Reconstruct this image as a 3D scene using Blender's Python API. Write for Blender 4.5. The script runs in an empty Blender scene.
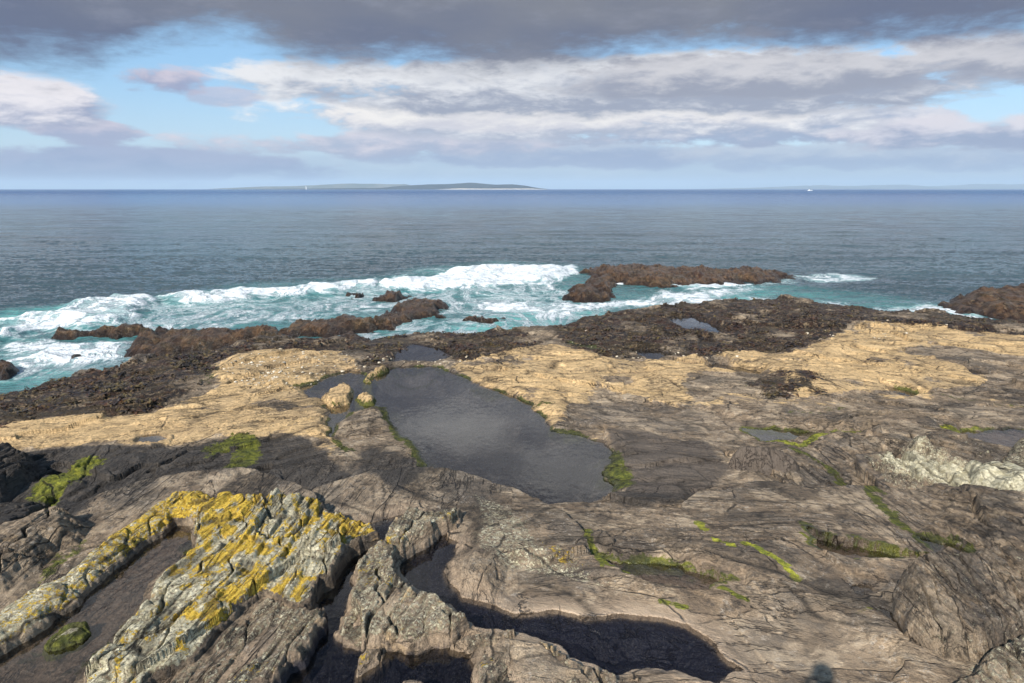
import bpy, math
import numpy as np
from mathutils import Vector
R = math.radians
C = bpy.context.scene.collection
SC = bpy.context.scene
# ------------------------------------------------------------------ camera, sky, sun, exposure
ZC = 5.0                      # camera height above the near rock shelf
PITCH = R(12.6); FPX = 1024*24/36.0; CX, CY = 512.0, 341.5
cam = bpy.data.cameras.new('camera'); cam.lens = 24; cam.sensor_width = 36
cam.clip_start = 0.1; cam.clip_end = 200000
co = bpy.data.objects.new('camera', cam); C.objects.link(co)
co.location = (0, 0, ZC); co.rotation_euler = (R(90)-PITCH, 0, 0)
SC.camera = co
SUN_AZ, SUN_EL = R(27.7), R(35.5)          # heading the light travels to (right of +Y), elevation
sd = Vector((math.sin(SUN_AZ)*math.cos(SUN_EL), math.cos(SUN_AZ)*math.cos(SUN_EL), -math.sin(SUN_EL)))
sl = bpy.data.lights.new('sun', 'SUN'); sl.energy = 5.0; sl.angle = R(0.53); sl.color = (1.0, .94, .85)
so = bpy.data.objects.new('sun', sl); C.objects.link(so)
so.rotation_euler = sd.to_track_quat('-Z', 'Y').to_euler(); so.location = (0, 0, 50)
SC.view_settings.view_transform = 'Standard'; SC.view_settings.look = 'None'
SC.view_settings.exposure = 0.64; SC.view_settings.gamma = 1.0; SC.view_settings.use_curve_mapping = False

# ------------------------------------------------------------------ node helpers
class NT:
    def __init__(s, tree): s.t = tree; s.n = tree.nodes; s.l = tree.links
    def node(s, typ, **kw):
        n = s.n.new(typ)
        for k, v in kw.items(): setattr(n, k, v)
        return n
    def link(s, v, sock):
        if hasattr(v, 'is_output') or isinstance(v, bpy.types.NodeSocket): s.l.new(v, sock)
        else:
            if isinstance(v, (tuple, list)) and len(v) == 3 and sock.type == 'RGBA': v = (*v, 1)
            sock.default_value = v
    def m(s, op, a, b=0.0, c=0.0, clamp=False):
        n = s.node('ShaderNodeMath', operation=op); n.use_clamp = clamp
        s.link(a, n.inputs[0]); s.link(b, n.inputs[1]); s.link(c, n.inputs[2]); return n.outputs[0]
    def ss(s, x, a, b, lo=0.0, hi=1.0):
        n = s.node('ShaderNodeMapRange', interpolation_type='SMOOTHSTEP')
        s.link(x, n.inputs[0]); s.link(a, n.inputs[1]); s.link(b, n.inputs[2]); s.link(lo, n.inputs[3]); s.link(hi, n.inputs[4]); return n.outputs[0]
    def lin(s, x, a, b, lo=0.0, hi=1.0):
        n = s.node('ShaderNodeMapRange'); n.clamp = True
        s.link(x, n.inputs[0]); s.link(a, n.inputs[1]); s.link(b, n.inputs[2]); s.link(lo, n.inputs[3]); s.link(hi, n.inputs[4]); return n.outputs[0]
    def mix(s, f, a, b, blend='MIX'):
        n = s.node('ShaderNodeMix', data_type='RGBA', blend_type=blend)
        s.link(f, n.inputs[0]); s.link(a, n.inputs[6]); s.link(b, n.inputs[7]); return n.outputs[2]
    def noise(s, vec, scale, detail=4, rough=.55, dist=0.0, lac=2.0):
        n = s.node('ShaderNodeTexNoise'); n.noise_dimensions = '3D'
        s.l.new(vec, n.inputs['Vector']); n.inputs['Scale'].default_value = scale
        n.inputs['Detail'].default_value = detail; n.inputs['Roughness'].default_value = rough
        n.inputs['Distortion'].default_value = dist; n.inputs['Lacunarity'].default_value = lac
        return n.outputs['Fac']
    def comb(s, x, y, z):
        n = s.node('ShaderNodeCombineXYZ'); s.link(x, n.inputs[0]); s.link(y, n.inputs[1]); s.link(z, n.inputs[2]); return n.outputs[0]
    def sep(s, v):
        n = s.node('ShaderNodeSeparateXYZ'); s.l.new(v, n.inputs[0]); return n.outputs
    def attr(s, name):
        n = s.node('ShaderNodeAttribute'); n.attribute_name = name; return n.outputs['Fac']
    def mapping(s, v, scale, rot=(0, 0, 0), loc=(0, 0, 0)):
        n = s.node('ShaderNodeMapping'); s.l.new(v, n.inputs[0]); n.inputs['Scale'].default_value = scale
        n.inputs['Rotation'].default_value = rot; n.inputs['Location'].default_value = loc; return n.outputs[0]

def L(r, g, b):   # display colour of the cloud -> emission at strength .1
    f = lambda c: ((c/255+.055)/1.055)**2.4*10/1.558
    return (f(r), f(g), f(b))
def azel(px, py):
    dx = px-CX; dy = py-CY
    f = FPX*math.cos(PITCH)-dy*math.sin(PITCH); d = FPX*math.sin(PITCH)+dy*math.cos(PITCH)
    return math.degrees(math.atan2(dx, f)), math.degrees(math.atan2(-d, math.hypot(dx, f)))

# ------------------------------------------------------------------ sky: NISHITA air with procedural cloud banks
w = bpy.data.worlds.new('World'); SC.world = w; w.use_nodes = True
N = NT(w.node_tree); w.node_tree.nodes.clear()
out = N.node('ShaderNodeOutputWorld'); bg = N.node('ShaderNodeBackground')
bg.inputs['Strength'].default_value = 0.1
w.node_tree.links.new(bg.outputs[0], out.inputs[0])
sky = N.node('ShaderNodeTexSky'); sky.sky_type = 'NISHITA'; sky.sun_disc = False
sky.sun_elevation = SUN_EL; sky.sun_rotation = R(180)+SUN_AZ
sky.air_density = 1.0; sky.dust_density = 0.4; sky.ozone_density = 1.5
tc = N.node('ShaderNodeTexCoord').outputs['Generated']
sx, sy, sz = N.sep(tc)
EL = N.m('MULTIPLY', N.m('ARCSINE', sz), 57.2958)
AZ = N.m('MULTIPLY', N.m('ARCTAN2', sx, sy), 57.2958)
base3 = N.comb(AZ, N.m('MULTIPLY', EL, 3.2), 0.0)
def nz(scale, detail, rough, off, dist=0.0):
    return N.m('SUBTRACT', N.noise(N.mapping(base3, (1, 1, 1), loc=(off, off*1.7, off*.3)), scale, detail, rough, dist), .5)
nA = nz(.075, 6, .58, 3.1); nB = nz(.22, 6, .62, 17.3, .3); nC = nz(.035, 3, .5, 41.0); nD = nz(.10, 4, .6, 77.7, .4); nE = nz(.55, 6, .65, 55.5, .2)
col = N.mix(1.0, sky.outputs[0], (1.02, 1.06, 1.12), 'MULTIPLY')
col = N.mix(N.ss(EL, 9, .5, .0, .45), N.mix(.55, col, L(128, 184, 228)), L(206, 221, 233))       # pale air towards the horizon
def layer(col, dens, light, dark, t):
    return N.mix(dens, col, N.mix(t, dark, light))
def blob(col, x0, x1, y0, y1, light, dark, op=1.0, k=1.0, soft=.35, split=.5, seed=None):
    """a cloud bank between two headings and two heights; top lit, base grey, edges broken by noise"""
    a0, _ = azel(x0, (y0+y1)/2); a1, _ = azel(x1, (y0+y1)/2)
    xm = (x0+x1)/2; _, e1 = azel(xm, y0); _, e0 = azel(xm, y1)
    ac, ec, ha, he = (a0+a1)/2, (e0+e1)/2, (a1-a0)/2, (e1-e0)/2
    u = N.m('DIVIDE', N.m('SUBTRACT', AZ, ac), ha); v = N.m('DIVIDE', N.m('SUBTRACT', EL, ec), he)
    r2 = N.m('ADD', N.m('POWER', N.m('ABSOLUTE', u), 2.6), N.m('POWER', N.m('ABSOLUTE', v), 2.0))
    n = N.m('ADD', N.m('MULTIPLY', nA, 4.2*k), N.m('ADD', N.m('MULTIPLY', nB, 2.6*k), N.m('ADD', N.m('MULTIPLY', nC, 2.0*k), N.m('MULTIPLY', nE, .9*k))))
    d = N.m('ADD', N.m('SUBTRACT', 1.0, r2), n)
    thr = .28 if x1 < 1200 else .02
    dens = N.ss(d, thr-soft, thr+soft, 0, op)
    t = N.ss(N.m('ADD', N.m('ADD', v, N.m('ADD', N.m('MULTIPLY', nB, 4.2), N.m('MULTIPLY', nE, 1.3))), N.m('MULTIPLY', nD, 1.8)), split-1.1, split+.45)
    return layer(col, dens, light, dark, t)
col = blob(col, -500, 1600, 150, 197, L(190,207,224), L(174,195,217), .8, .4, .5)
col = blob(col, -300, 330, 140, 186, L(162,170,200), L(140,154,190), .9, .8)
col = blob(col, 330, 760, 138, 168, L(196,204,218), L(152,166,198), .85, .9)
col = blob(col, 640, 1500, 132, 170, L(196,204,218), L(152,168,200), .75, 1)
col = blob(col, 165, 540, 128, 158, L(230,220,226), L(170,178,202), .9, .9)
col = blob(col, 20, 145, 118, 146, L(220,210,220), L(164,170,198), .95, .9)
col = blob(col, 560, 1030, 108, 146, L(222,218,226), L(156,166,194), .9, 1.1)
col = blob(col, 845, 1300, 108, 150, L(232,226,232), L(152,162,190), .95, .9)
col = blob(col, 215, 920, 92, 140, L(255,252,250), L(178,184,202), 1, .8, .38, .15)
col = blob(col, 250, 800, 104, 130, L(252,247,242), L(216,214,222), .95, .9, .38, -.1)
col = blob(col, -260, 118, 58, 130, L(246,240,242), L(150,158,188), 1, .7, .38, .1)
col = blob(col, 100, 215, 62, 96, L(214,204,216), L(158,164,194), .95, .8, .3)
col = blob(col, 180, 262, 84, 108, L(206,200,216), L(180,184,208), .7, .9)
col = blob(col, 262, 1400, 46, 108, L(240,240,242), L(160,166,184), 1, .75, .35, .2)
col = blob(col, 560, 1400, 36, 84, L(214,212,216), L(156,160,176), 1, .9, .35, .3)
# heavy dark deck above, its ragged underside at about 12 degrees
edge = azel(400, 54)[1]
dd = N.m('ADD', N.m('SUBTRACT', EL, edge), N.m('ADD', N.m('MULTIPLY', nC, 2.0), N.m('ADD', N.m('MULTIPLY', nA, 4.0), N.m('ADD', N.m('MULTIPLY', nB, 3.4), N.m('MULTIPLY', nE, 2.2)))))
notch = N.m('MULTIPLY', N.ss(N.m('ABSOLUTE', N.m('SUBTRACT', AZ, azel(205, 50)[0])), 1.0, 8.5, 2.0, 0), 1.0)
bump2 = N.m('MULTIPLY', N.ss(N.m('ABSOLUTE', N.m('SUBTRACT', AZ, azel(700, 50)[0])), 1.0, 10, 1.3, 0), 1.0)
dd = N.m('ADD', N.m('SUBTRACT', N.m('SUBTRACT', dd, notch), bump2), N.m('ADD', N.ss(AZ, -20, -30, 0, 1.5), .95))
deck = N.ss(dd, -1.1, 2.1)
dd_ = 0
dt = N.ss(N.m('ADD', EL, N.m('ADD', N.m('MULTIPLY', nA, 10), N.m('MULTIPLY', nC, 14))), 8, 17)
deckcol = N.mix(dt, L(97,105,132), L(130,132,141))
# higher up, the deck breaks into blue and white
hi = N.comb(N.m('DIVIDE', sx, N.m('ADD', sz, .15)), N.m('DIVIDE', sy, N.m('ADD', sz, .15)), 0.0)
hn = N.noise(hi, 1.6, 6, .55)
brk = N.m('MAXIMUM', N.m('MULTIPLY', N.ss(EL, 34, 60), N.ss(hn, .42, .56, 1, 0)), N.ss(N.m('ABSOLUTE', AZ), 55, 85))
hicol = N.mix(N.ss(N.noise(N.mapping(hi, (1, 1, 1), loc=(4, 2, 0)), 2.1, 5, .55), .42, .58), L(150,153,166), L(252,252,253))
deckcol = N.mix(N.ss(N.m('ADD', nB, N.m('MULTIPLY', nA, .8)), .02, .30, 0, .35), deckcol, L(150,154,170))
deckcol = N.mix(N.ss(EL, 14.5, 17.5), deckcol, N.mix(N.ss(EL, 29, 38), hicol, L(92,106,142)))
col = N.mix(N.m('MULTIPLY', deck, N.m('SUBTRACT', 1.0, brk)), col, deckcol)
w.node_tree.links.new(col, bg.inputs['Color'])

# ------------------------------------------------------------------ numpy noise
rng = np.random.RandomState(7)
PERM = np.tile(rng.permutation(4096).astype(np.int32), 2)
GA = rng.rand(4096).astype(np.float32)*6.2831853
GX, GY = np.cos(GA), np.sin(GA)
def gn(x, y, seed=0):
    """gradient noise in about -1..1"""
    x = np.asarray(x, np.float32)+seed*17.37; y = np.asarray(y, np.float32)+seed*9.71
    xi = np.floor(x); yi = np.floor(y); xf = x-xi; yf = y-yi
    xi = xi.astype(np.int32) & 4095; yi = yi.astype(np.int32) & 4095; x1 = (xi+1) & 4095; y1 = (yi+1) & 4095
    u = xf*xf*xf*(xf*(xf*6-15)+10); v = yf*yf*yf*(yf*(yf*6-15)+10)
    def g(a, b, fx, fy):
        h = PERM[PERM[a]+b]; return GX[h]*fx+GY[h]*fy
    n00 = g(xi, yi, xf, yf); n10 = g(x1, yi, xf-1, yf); n01 = g(xi, y1, xf, yf-1); n11 = g(x1, y1, xf-1, yf-1)
    a = n00+u*(n10-n00); b = n01+u*(n11-n01)
    return (a+v*(b-a))*1.5
def fbm(x, y, o=4, seed=0, gain=.5, lac=2.03):
    s = 0; a = 1.0
    for i in range(o): s = s+a*gn(x, y, seed+i*3.3); x = x*lac; y = y*lac; a *= gain
    return s
def ridged(x, y, o=4, seed=0, gain=.5):
    s = 0; a = 1.0
    for i in range(o): s = s+a*(1-2*np.abs(gn(x, y, seed+i*3.3))); x = x*2.03; y = y*2.03; a *= gain
    return s
def worley(x, y, seed=0):
    """F1, F2-F1 and a random value per cell"""
    x = np.asarray(x, np.float32)+seed*11.3; y = np.asarray(y, np.float32)+seed*5.9
    xi = np.floor(x).astype(np.int32); yi = np.floor(y).astype(np.int32)
    f1 = np.full(x.shape, 9, np.float32); f2 = f1.copy(); cid = np.zeros(x.shape, np.float32)
    for i in (-1, 0, 1):
        for j in (-1, 0, 1):
            a = xi+i; b = yi+j; h = PERM[PERM[a & 4095]+(b & 4095)]
            px = a+(GX[h]*.45+.5); py = b+(GY[h]*.45+.5)
            d = np.hypot(x-px, y-py); c = h/4096.0
            n1 = d < f1; f2 = np.where(n1, f1, np.minimum(f2, d)); cid = np.where(n1, c, cid); f1 = np.where(n1, d, f1)
    return f1, f2-f1, cid
def S(a, b, x):
    t = np.clip((x-a)/(b-a), 0, 1); return t*t*(3-2*t)
def terr(x, sharp=.82):
    """stair profile: long gentle tread, short steep riser"""
    f = x-np.floor(x); return np.floor(x)+S(sharp, 1.0, f)
def saw(x, w=.14):
    """dipping bed: rises slowly, drops sharply"""
    f = x-np.floor(x); return np.where(f < 1-w, f/(1-w), 1-(f-(1-w))/w)

# ------------------------------------------------------------------ pixel to world
SEA = -2.0
PLX = [0, 9.0, 12.3, 16, 26, 30, 60]
PLZ = [0, 0, -.95, -1.0, -1.03, -1.15, -1.3]
def plateau(y): return np.interp(y, PLX, PLZ)
def ray(px, py):
    dx = px-CX; dy = py-CY
    return dx, FPX*math.cos(PITCH)-dy*math.sin(PITCH), -(FPX*math.sin(PITCH)+dy*math.cos(PITCH))
def at(px, py, z=None):
    rx, ry, rz = ray(px, py)
    if z is not None:
        k = (z-ZC)/rz; return (rx*k, ry*k)
    y = 10.0
    for _ in range(60):
        k = (float(plateau(y))-ZC)/rz; y = .5*y+.5*ry*k
    return (rx*k, ry*k)
def poly(pts, z=None): return np.array([at(a, b, z) for a, b in pts], np.float64)
def sdf(P, X, Y, margin=3.0):
    """signed distance, positive inside; -margin where far"""
    P = np.asarray(P, np.float32); out = np.full(X.shape, -margin, np.float32)
    m = (X > P[:, 0].min()-margin) & (X < P[:, 0].max()+margin) & (Y > P[:, 1].min()-margin) & (Y < P[:, 1].max()+margin)
    x = X[m].astype(np.float32); y = Y[m].astype(np.float32)
    if x.size == 0: return out
    d2 = np.full(x.shape, 1e9, np.float32); ins = np.zeros(x.shape, bool)
    Q = np.roll(P, -1, 0)
    for (ax, ay), (bx, by) in zip(P, Q):
        ex, ey = bx-ax, by-ay; l2 = ex*ex+ey*ey+1e-12
        t = np.clip(((x-ax)*ex+(y-ay)*ey)/l2, 0, 1)
        d2 = np.minimum(d2, (x-ax-t*ex)**2+(y-ay-t*ey)**2)
        if ay != by:
            c = ((ay > y) != (by > y)) & (x < (bx-ax)*(y-ay)/(by-ay)+ax); ins ^= c
    d = np.sqrt(d2); out[m] = np.maximum(np.where(ins, d, -d), -margin); return out
def stroke(P, X, Y, margin=2.0):
    """distance to a polyline"""
    P = np.asarray(P, np.float32); out = np.full(X.shape, margin, np.float32)
    m = (X > P[:, 0].min()-margin) & (X < P[:, 0].max()+margin) & (Y > P[:, 1].min()-margin) & (Y < P[:, 1].max()+margin)
    x = X[m].astype(np.float32); y = Y[m].astype(np.float32)
    d2 = np.full(x.shape, 1e9, np.float32)
    for (ax, ay), (bx, by) in zip(P[:-1], P[1:]):
        ex, ey = bx-ax, by-ay; l2 = ex*ex+ey*ey+1e-12
        t = np.clip(((x-ax)*ex+(y-ay)*ey)/l2, 0, 1)
        d2 = np.minimum(d2, (x-ax-t*ex)**2+(y-ay-t*ey)**2)
    out[m] = np.minimum(np.sqrt(d2), margin); return out

# ------------------------------------------------------------------ mesh helpers
def link_mesh(name, V, F, mats, attrs=None, smooth=True, parent=None, **props):
    me = bpy.data.meshes.new(name)
    V = np.asarray(V, np.float32); F = np.asarray(F, np.int32)
    nf, k = F.shape
    me.vertices.add(len(V)); me.vertices.foreach_set('co', V.ravel())
    me.loops.add(nf*k); me.loops.foreach_set('vertex_index', F.ravel())
    me.polygons.add(nf); me.polygons.foreach_set('loop_start', np.arange(0, nf*k, k, dtype=np.int32))
    me.polygons.foreach_set('loop_total', np.full(nf, k, np.int32))
    me.polygons.foreach_set('use_smooth', np.full(nf, smooth))
    me.update(calc_edges=True)
    for a, v in (attrs or {}).items():
        at_ = me.attributes.new(a, 'FLOAT', 'POINT'); at_.data.foreach_set('value', np.asarray(v, np.float32))
    me.materials.append(mats)
    o = bpy.data.objects.new(name, me); C.objects.link(o)
    if parent: o.parent = parent
    for a, v in props.items(): o[a] = v
    return o
def grid_faces(nr, nc):
    i = np.arange(nr*nc).reshape(nr, nc)
    return np.stack([i[:-1, :-1], i[:-1, 1:], i[1:, 1:], i[1:, :-1]], -1).reshape(-1, 4)

# ------------------------------------------------------------------ traced outlines (photo pixels)
COAST = [(-420,450),(-260,440),(-120,428),(-60,418),(0,406),(30,396),(60,388),(98,380),(112,371),(150,367),(185,361),(215,357),(240,350),(290,346),(340,343),(365,346),(385,349),(400,346),(420,343),(455,339),(480,337),(520,336),(545,333),(560,326),(600,319),(640,314),(665,312),(700,308),(740,305),(790,305),(830,310),(870,316),(920,319),(960,322),(1000,327),(1060,326),(1150,324),(1300,330),(1500,335)]
coastW = poly(COAST, SEA)
LAND = np.vstack([coastW, [[60, 2], [60, -3], [-60, -3], [-40, 2]]])
POOLS = [  # outline, level offset, depth, algae rim, label
 ('main', [(388,371),(400,367),(432,366),(448,372),(470,381),(500,392),(530,405),(545,420),(552,432),(575,435),(600,442),(614,454),(605,466),(608,480),(620,487),(608,497),(590,502),(560,505),(540,514),(495,513),(470,511),(434,512),(443,497),(448,483),(430,468),(416,449),(405,438),(388,417),(384,408),(370,406),(350,417),(337,426),(335,437),(329,424),(330,410),(322,400),(305,394),(298,387),(318,384),(330,376),(345,371),(360,372),(366,379)], -1.12, .5, 1.0),
 ('gap', [(392,364),(398,352),(410,344),(440,349),(455,358),(432,364)], -1.22, .15, .2),
 ('front', [(405,560),(425,542),(446,533),(461,542),(446,566),(449,584),(464,599),(488,605),(512,614),(557,612),(589,617),(631,614),(661,617),(690,625),(708,637),(723,655),(738,670),(720,674),(717,684),(696,677),(661,669),(631,672),(616,676),(595,666),(571,658),(560,645),(530,637),(512,632),(476,629),(467,623),(452,608),(434,599),(416,590),(407,581),(399,569)], -.22, .5, .0),
 ('channel', [(402,513),(408,520),(380,550),(356,572),(358,590),(343,611),(339,637),(346,649),(375,642),(405,645),(431,641),(446,640),(478,648),(468,661),(474,672),(500,690),(500,760),(230,760),(240,690),(256,673),(274,669),(300,646),(318,612),(314,590),(328,568),(338,545),(365,526)], -.22, .5, .0),
 ('trough', [(-60,690),(0,642),(30,627),(74,597),(104,569),(140,542),(178,517),(190,522),(191,548),(172,566),(149,584),(143,602),(119,629),(104,646),(77,670),(66,700),(-80,760)], -.08, .28, .45),
 ('mid', [(601,559),(631,563),(661,568),(678,566),(705,577),(732,588),(717,590),(696,594),(678,590),(661,587),(631,578),(607,565)], -.34, .16, .8),
 ('r1', [(801,532),(827,541),(854,547),(881,553),(911,560),(937,566),(887,566),(857,566),(827,560),(813,553),(821,547)], -.34, .12, .9),
 ('r2', [(911,536),(934,540),(961,548),(988,560),(1014,572),(976,572),(946,568),(929,557)], -.36, .3, 1.0),
 ('r3', [(881,608),(899,617),(920,637),(912,638),(893,626)], -.2, .1, .1),
 ('r4', [(847,584),(869,583),(878,591),(854,592)], -.2, .08, .1),
 ('r5', [(945,434),(985,430),(1060,430),(1080,455),(1000,453),(960,451)], -1.05, .1, .7),
 ('r6', [(882,385),(909,391),(928,398),(906,401),(891,395)], -1.2, .2, .9),
 ('r7', [(953,369),(973,370),(1002,378),(979,379)], -1.2, .15, .3),
 ('r8', [(742,428),(800,432),(830,434),(868,438),(850,444),(800,441),(760,442)], -1.08, .1, 1.0),
 ('k1', [(670,317),(690,316),(727,330),(715,335),(690,333),(672,325)], -1.36, .08, .0),
 ('k2', [(628,349),(655,350),(682,356),(655,361),(638,356)], -1.17, .12, .0),
 ('k3', [(628,335),(645,337),(648,341),(632,340)], -1.3, .12, .0),
 ('k4', [(698,338),(716,340),(716,346),(702,345)], -1.25, .12, .0),
 ('l1', [(138,436),(158,434),(166,441),(145,444)], -1.05, .1, .1),
 ('l2', [(640,296),(641,296),(641,297)], -1.05, .1, .1),
 ('r9', [(955,331),(985,330),(1030,335),(1060,338),(1030,341),(985,337)], -1.45, .1, .1),
 ('r10', [(700,366),(720,364),(760,372),(765,378),(730,376)], -1.15, .06, .2),
]
POOLS = [p for p in POOLS if p[0] != 'l2']
# algae strokes: points, width px, strength, yellow
ALGAE = [
 ([(50,492),(58,482),(72,474),(90,466)],11,1,.55), ([(62,497),(52,506),(28,516)],5,1,.65), ([(30,517),(55,511)],4,.9,.7),
 ([(218,448),(243,438),(250,452),(240,464)],8,.9,.35), ([(205,458),(220,450)],5,.6,.3), ([(225,475),(232,480)],5,.6,.4),
 ([(745,425),(780,431),(830,436),(866,439)],4,1,.6), ([(770,439),(800,447),(835,443),(850,446)],5,1,.75), ([(790,450),(830,470),(850,490),(880,515),(920,535)],6,.8,.2),
 ([(920,535),(960,550),(1000,570)],9,.95,.1), ([(838,488),(850,500),(880,510)],6,.8,.25), ([(801,533),(830,541)],3,1,.4), ([(905,545),(930,558),(945,567)],5,.9,.3),
 ([(745,540),(760,545),(775,553),(800,570)],6,1,1.0), ([(716,538),(732,541)],4,1,.9), ([(700,525),(706,532)],5,.8,.9), ([(760,546),(786,556)],5,1,1.0),
 ([(585,530),(600,545),(602,555)],7,.9,.4), ([(603,556),(640,566),(680,566),(720,583),(750,592)],3.5,.9,.35), ([(665,588),(690,594)],4,.8,.4),
 ([(375,400),(395,425),(415,447),(432,465)],8,.95,.12), ([(380,392),(392,398)],6,.8,.2), ([(335,438),(352,448)],5,.8,.1), ([(340,418),(335,430)],5,.8,.1),
 ([(448,372),(480,385),(520,398)],3,.8,.15), ([(515,400),(545,405)],8,.6,.1), ([(575,433),(612,450),(615,470),(625,485)],9,.95,.12), ([(600,470),(612,480)],8,.9,.1),
 ([(440,490),(446,500)],8,.8,.15), ([(700,340),(750,360)],8,.3,.0), ([(570,345),(600,352)],7,.8,.05), ([(20,545),(60,560),(85,540)],6,.5,.3), ([(40,575),(80,545)],5,.6,.3),
 ([(740,388),(780,386),(800,392)],9,.35,.0), ([(790,415),(850,410)],4,.5,.2), ([(920,392),(960,400),(1020,405)],6,.45,.1), ([(930,430),(990,428)],3,.9,.8), ([(940,432),(955,450)],3,.8,.7),
 ([(190,350),(212,372),(205,385)],10,.45,.05), ([(395,372),(440,370)],3,.8,.1), ([(185,540),(190,550)],6,.7,.4), ([(20,640),(80,660),(105,640)],10,.5,.4), ([(720,640),(730,640)],2,.2,.4),
 ([(470,500),(495,500)],10,.8,.2), ([(860,600),(880,597)],4,.5,.5), ([(990,575),(1020,600)],5,.2,.5), ([(545,478),(600,492)],8,.3,.0), ([(640,520),(700,530)],5,.15,.3),
]
TAN = [  # (outline, strength)
 ([(-200,455),(-60,440),(0,428),(50,414),(110,414),(150,409),(188,398),(214,384),(212,364),(240,354),(292,348),(340,350),(360,362),(362,374),(340,380),(330,402),(330,425),(338,440),(300,432),(262,437),(225,440),(182,447),(120,446),(60,446),(0,449),(-100,470),(-200,480)], 1),
 ([(440,362),(470,356),(500,352),(540,346),(566,350),(600,356),(650,361),(700,358),(740,352),(790,350),(830,337),(862,320),(900,320),(960,326),(1060,332),(1200,340),(1200,372),(1060,366),(1000,352),(960,350),(900,352),(1000,372),(990,385),(930,392),(860,392),(800,398),(770,372),(730,378),(690,376),(700,400),(680,404),(640,396),(600,388),(590,396),(572,406),(565,428),(550,432),(528,412),(520,402),(470,378)], 1),
 ([(395,500),(380,470),(420,460),(440,480)], .0),
 ([(640,395),(700,385),(760,395),(860,392),(960,392),(1060,400),(1060,412),(900,405),(800,410),(700,408)], .45),
 ([(300,432),(330,425),(345,450),(352,470),(330,468)], .55), ([(400,430),(425,447),(440,470),(400,470),(385,445)], .4),
 ([(560,430),(600,425),(650,432),(640,440),(590,440)], .5), ([(590,455),(620,450),(640,456),(610,462)], .6),
 ([(690,515),(760,500),(830,500),(830,520),(760,535),(700,530)], .25),
]
KELP = [
 ([(-420,470),(-200,452),(-60,440),(0,430),(50,415),(110,415),(150,410),(188,398),(216,384),(212,364),(240,354),(292,349),(340,350),(372,365),(400,352),(440,352),(455,360),(480,358),(530,352),(556,344),(590,356),(650,361),(700,360),(735,354),(790,352),(828,338),(858,322),(900,325),(960,332),(1060,338),(1300,342),(1300,320),(1000,300),(800,290),(560,310),(300,330),(100,350),(-420,400)], 1),
 ([(735,385),(770,372),(830,380),(820,396),(770,400)], .75), ([(860,372),(900,378),(890,384)], .3),
 ([(800,355),(900,360),(920,366),(850,368)], .45), ([(470,352),(560,352),(560,366),(500,368)], .45), ([(360,345),(400,350),(392,368),(365,366)], 1),
]
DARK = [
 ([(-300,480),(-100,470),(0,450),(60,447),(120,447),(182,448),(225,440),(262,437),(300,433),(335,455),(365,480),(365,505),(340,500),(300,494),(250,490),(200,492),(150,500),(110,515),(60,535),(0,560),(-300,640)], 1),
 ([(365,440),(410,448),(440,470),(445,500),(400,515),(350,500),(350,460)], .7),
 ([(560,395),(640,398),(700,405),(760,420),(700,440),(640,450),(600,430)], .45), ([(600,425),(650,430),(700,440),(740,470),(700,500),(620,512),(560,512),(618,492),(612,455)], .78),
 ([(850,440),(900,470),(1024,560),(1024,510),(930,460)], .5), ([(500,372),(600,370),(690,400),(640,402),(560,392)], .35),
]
def mask_of(lists, X, Y, soft):
    m = np.zeros(X.shape, np.float32)
    for pts, st in lists:
        if st <= 0: continue
        m = np.maximum(m, st*S(-soft, soft, sdf(poly(pts), X, Y, 3.0)))
    return m
# ------------------------------------------------------------------ shared rock relief
def frame_near(X, Y):
    th = R(10)+R(5)*gn(X*.07, Y*.05, 5)-R(19)*S(0, 9, X)
    w_ = .35*fbm(X*.35, Y*.12, 3, 11)
    return X*np.cos(th)-Y*np.sin(th)+w_, X*np.sin(th)+Y*np.cos(th)
def frame_far(X, Y):
    a = np.where(X < 0, .55, .42)
    q_ = np.sqrt(X*X+16)-4
    t = Y+a*q_+.8*fbm(X*.12, Y*.2, 3, 12)
    return t, X-a*.4*Y
def beds(t, s, k=0):
    a1 = S(-.3, .6, gn(t*.3, s*.07, 21+k)); a2 = S(-.4, .5, gn(t*.9, s*.15, 22+k))
    b = (.11*a1*(saw(t/1.7+.3*gn(s*.12, t*.4, 31+k), .10)-.5)
         + .065*a2*(saw(t/.62+.4*gn(s*.18, t*.7, 32+k), .13)-.5)
         + .028*(saw(t/.21+.5*gn(s*.30, t*1.5, 33+k), .18)-.5))
    wv = worley(t*.85+.4*gn(t*1.3, s*.7, 41+k), s*.22+.2*gn(t, s*.5, 42+k), 3+k)
    wv2 = worley(t*2.6+.5*gn(t*3, s*1.5, 43+k), s*.8+.3*gn(t*2, s, 44+k), 5+k)
    crk = S(.0, .07, wv[1]); crk2 = S(.0, .09, wv2[1])
    return b, wv, wv2, crk, crk2
def facets(t, s, ft, fs, amp, seed):
    """angular plates: every cell of the rock is a plane with a tilt of its own"""
    u = t*ft+.35*gn(t*ft*1.7, s*fs*1.7, seed); v = s*fs+.35*gn(t*ft*1.7, s*fs*1.7, seed+.5)
    u = u.astype(np.float32); v = v.astype(np.float32)
    f1, df, cid = worley(u, v, seed)
    h = (cid*4095+.5).astype(np.int32)
    a = GX[h]; b = GY[(h*7+3) & 4095]
    px = np.floor(u); fu = u-px; fv = v-np.floor(v)
    return amp*(a*(f1-.4)+.9*(cid-.5)+.25*b), S(0, .06, df)
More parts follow.
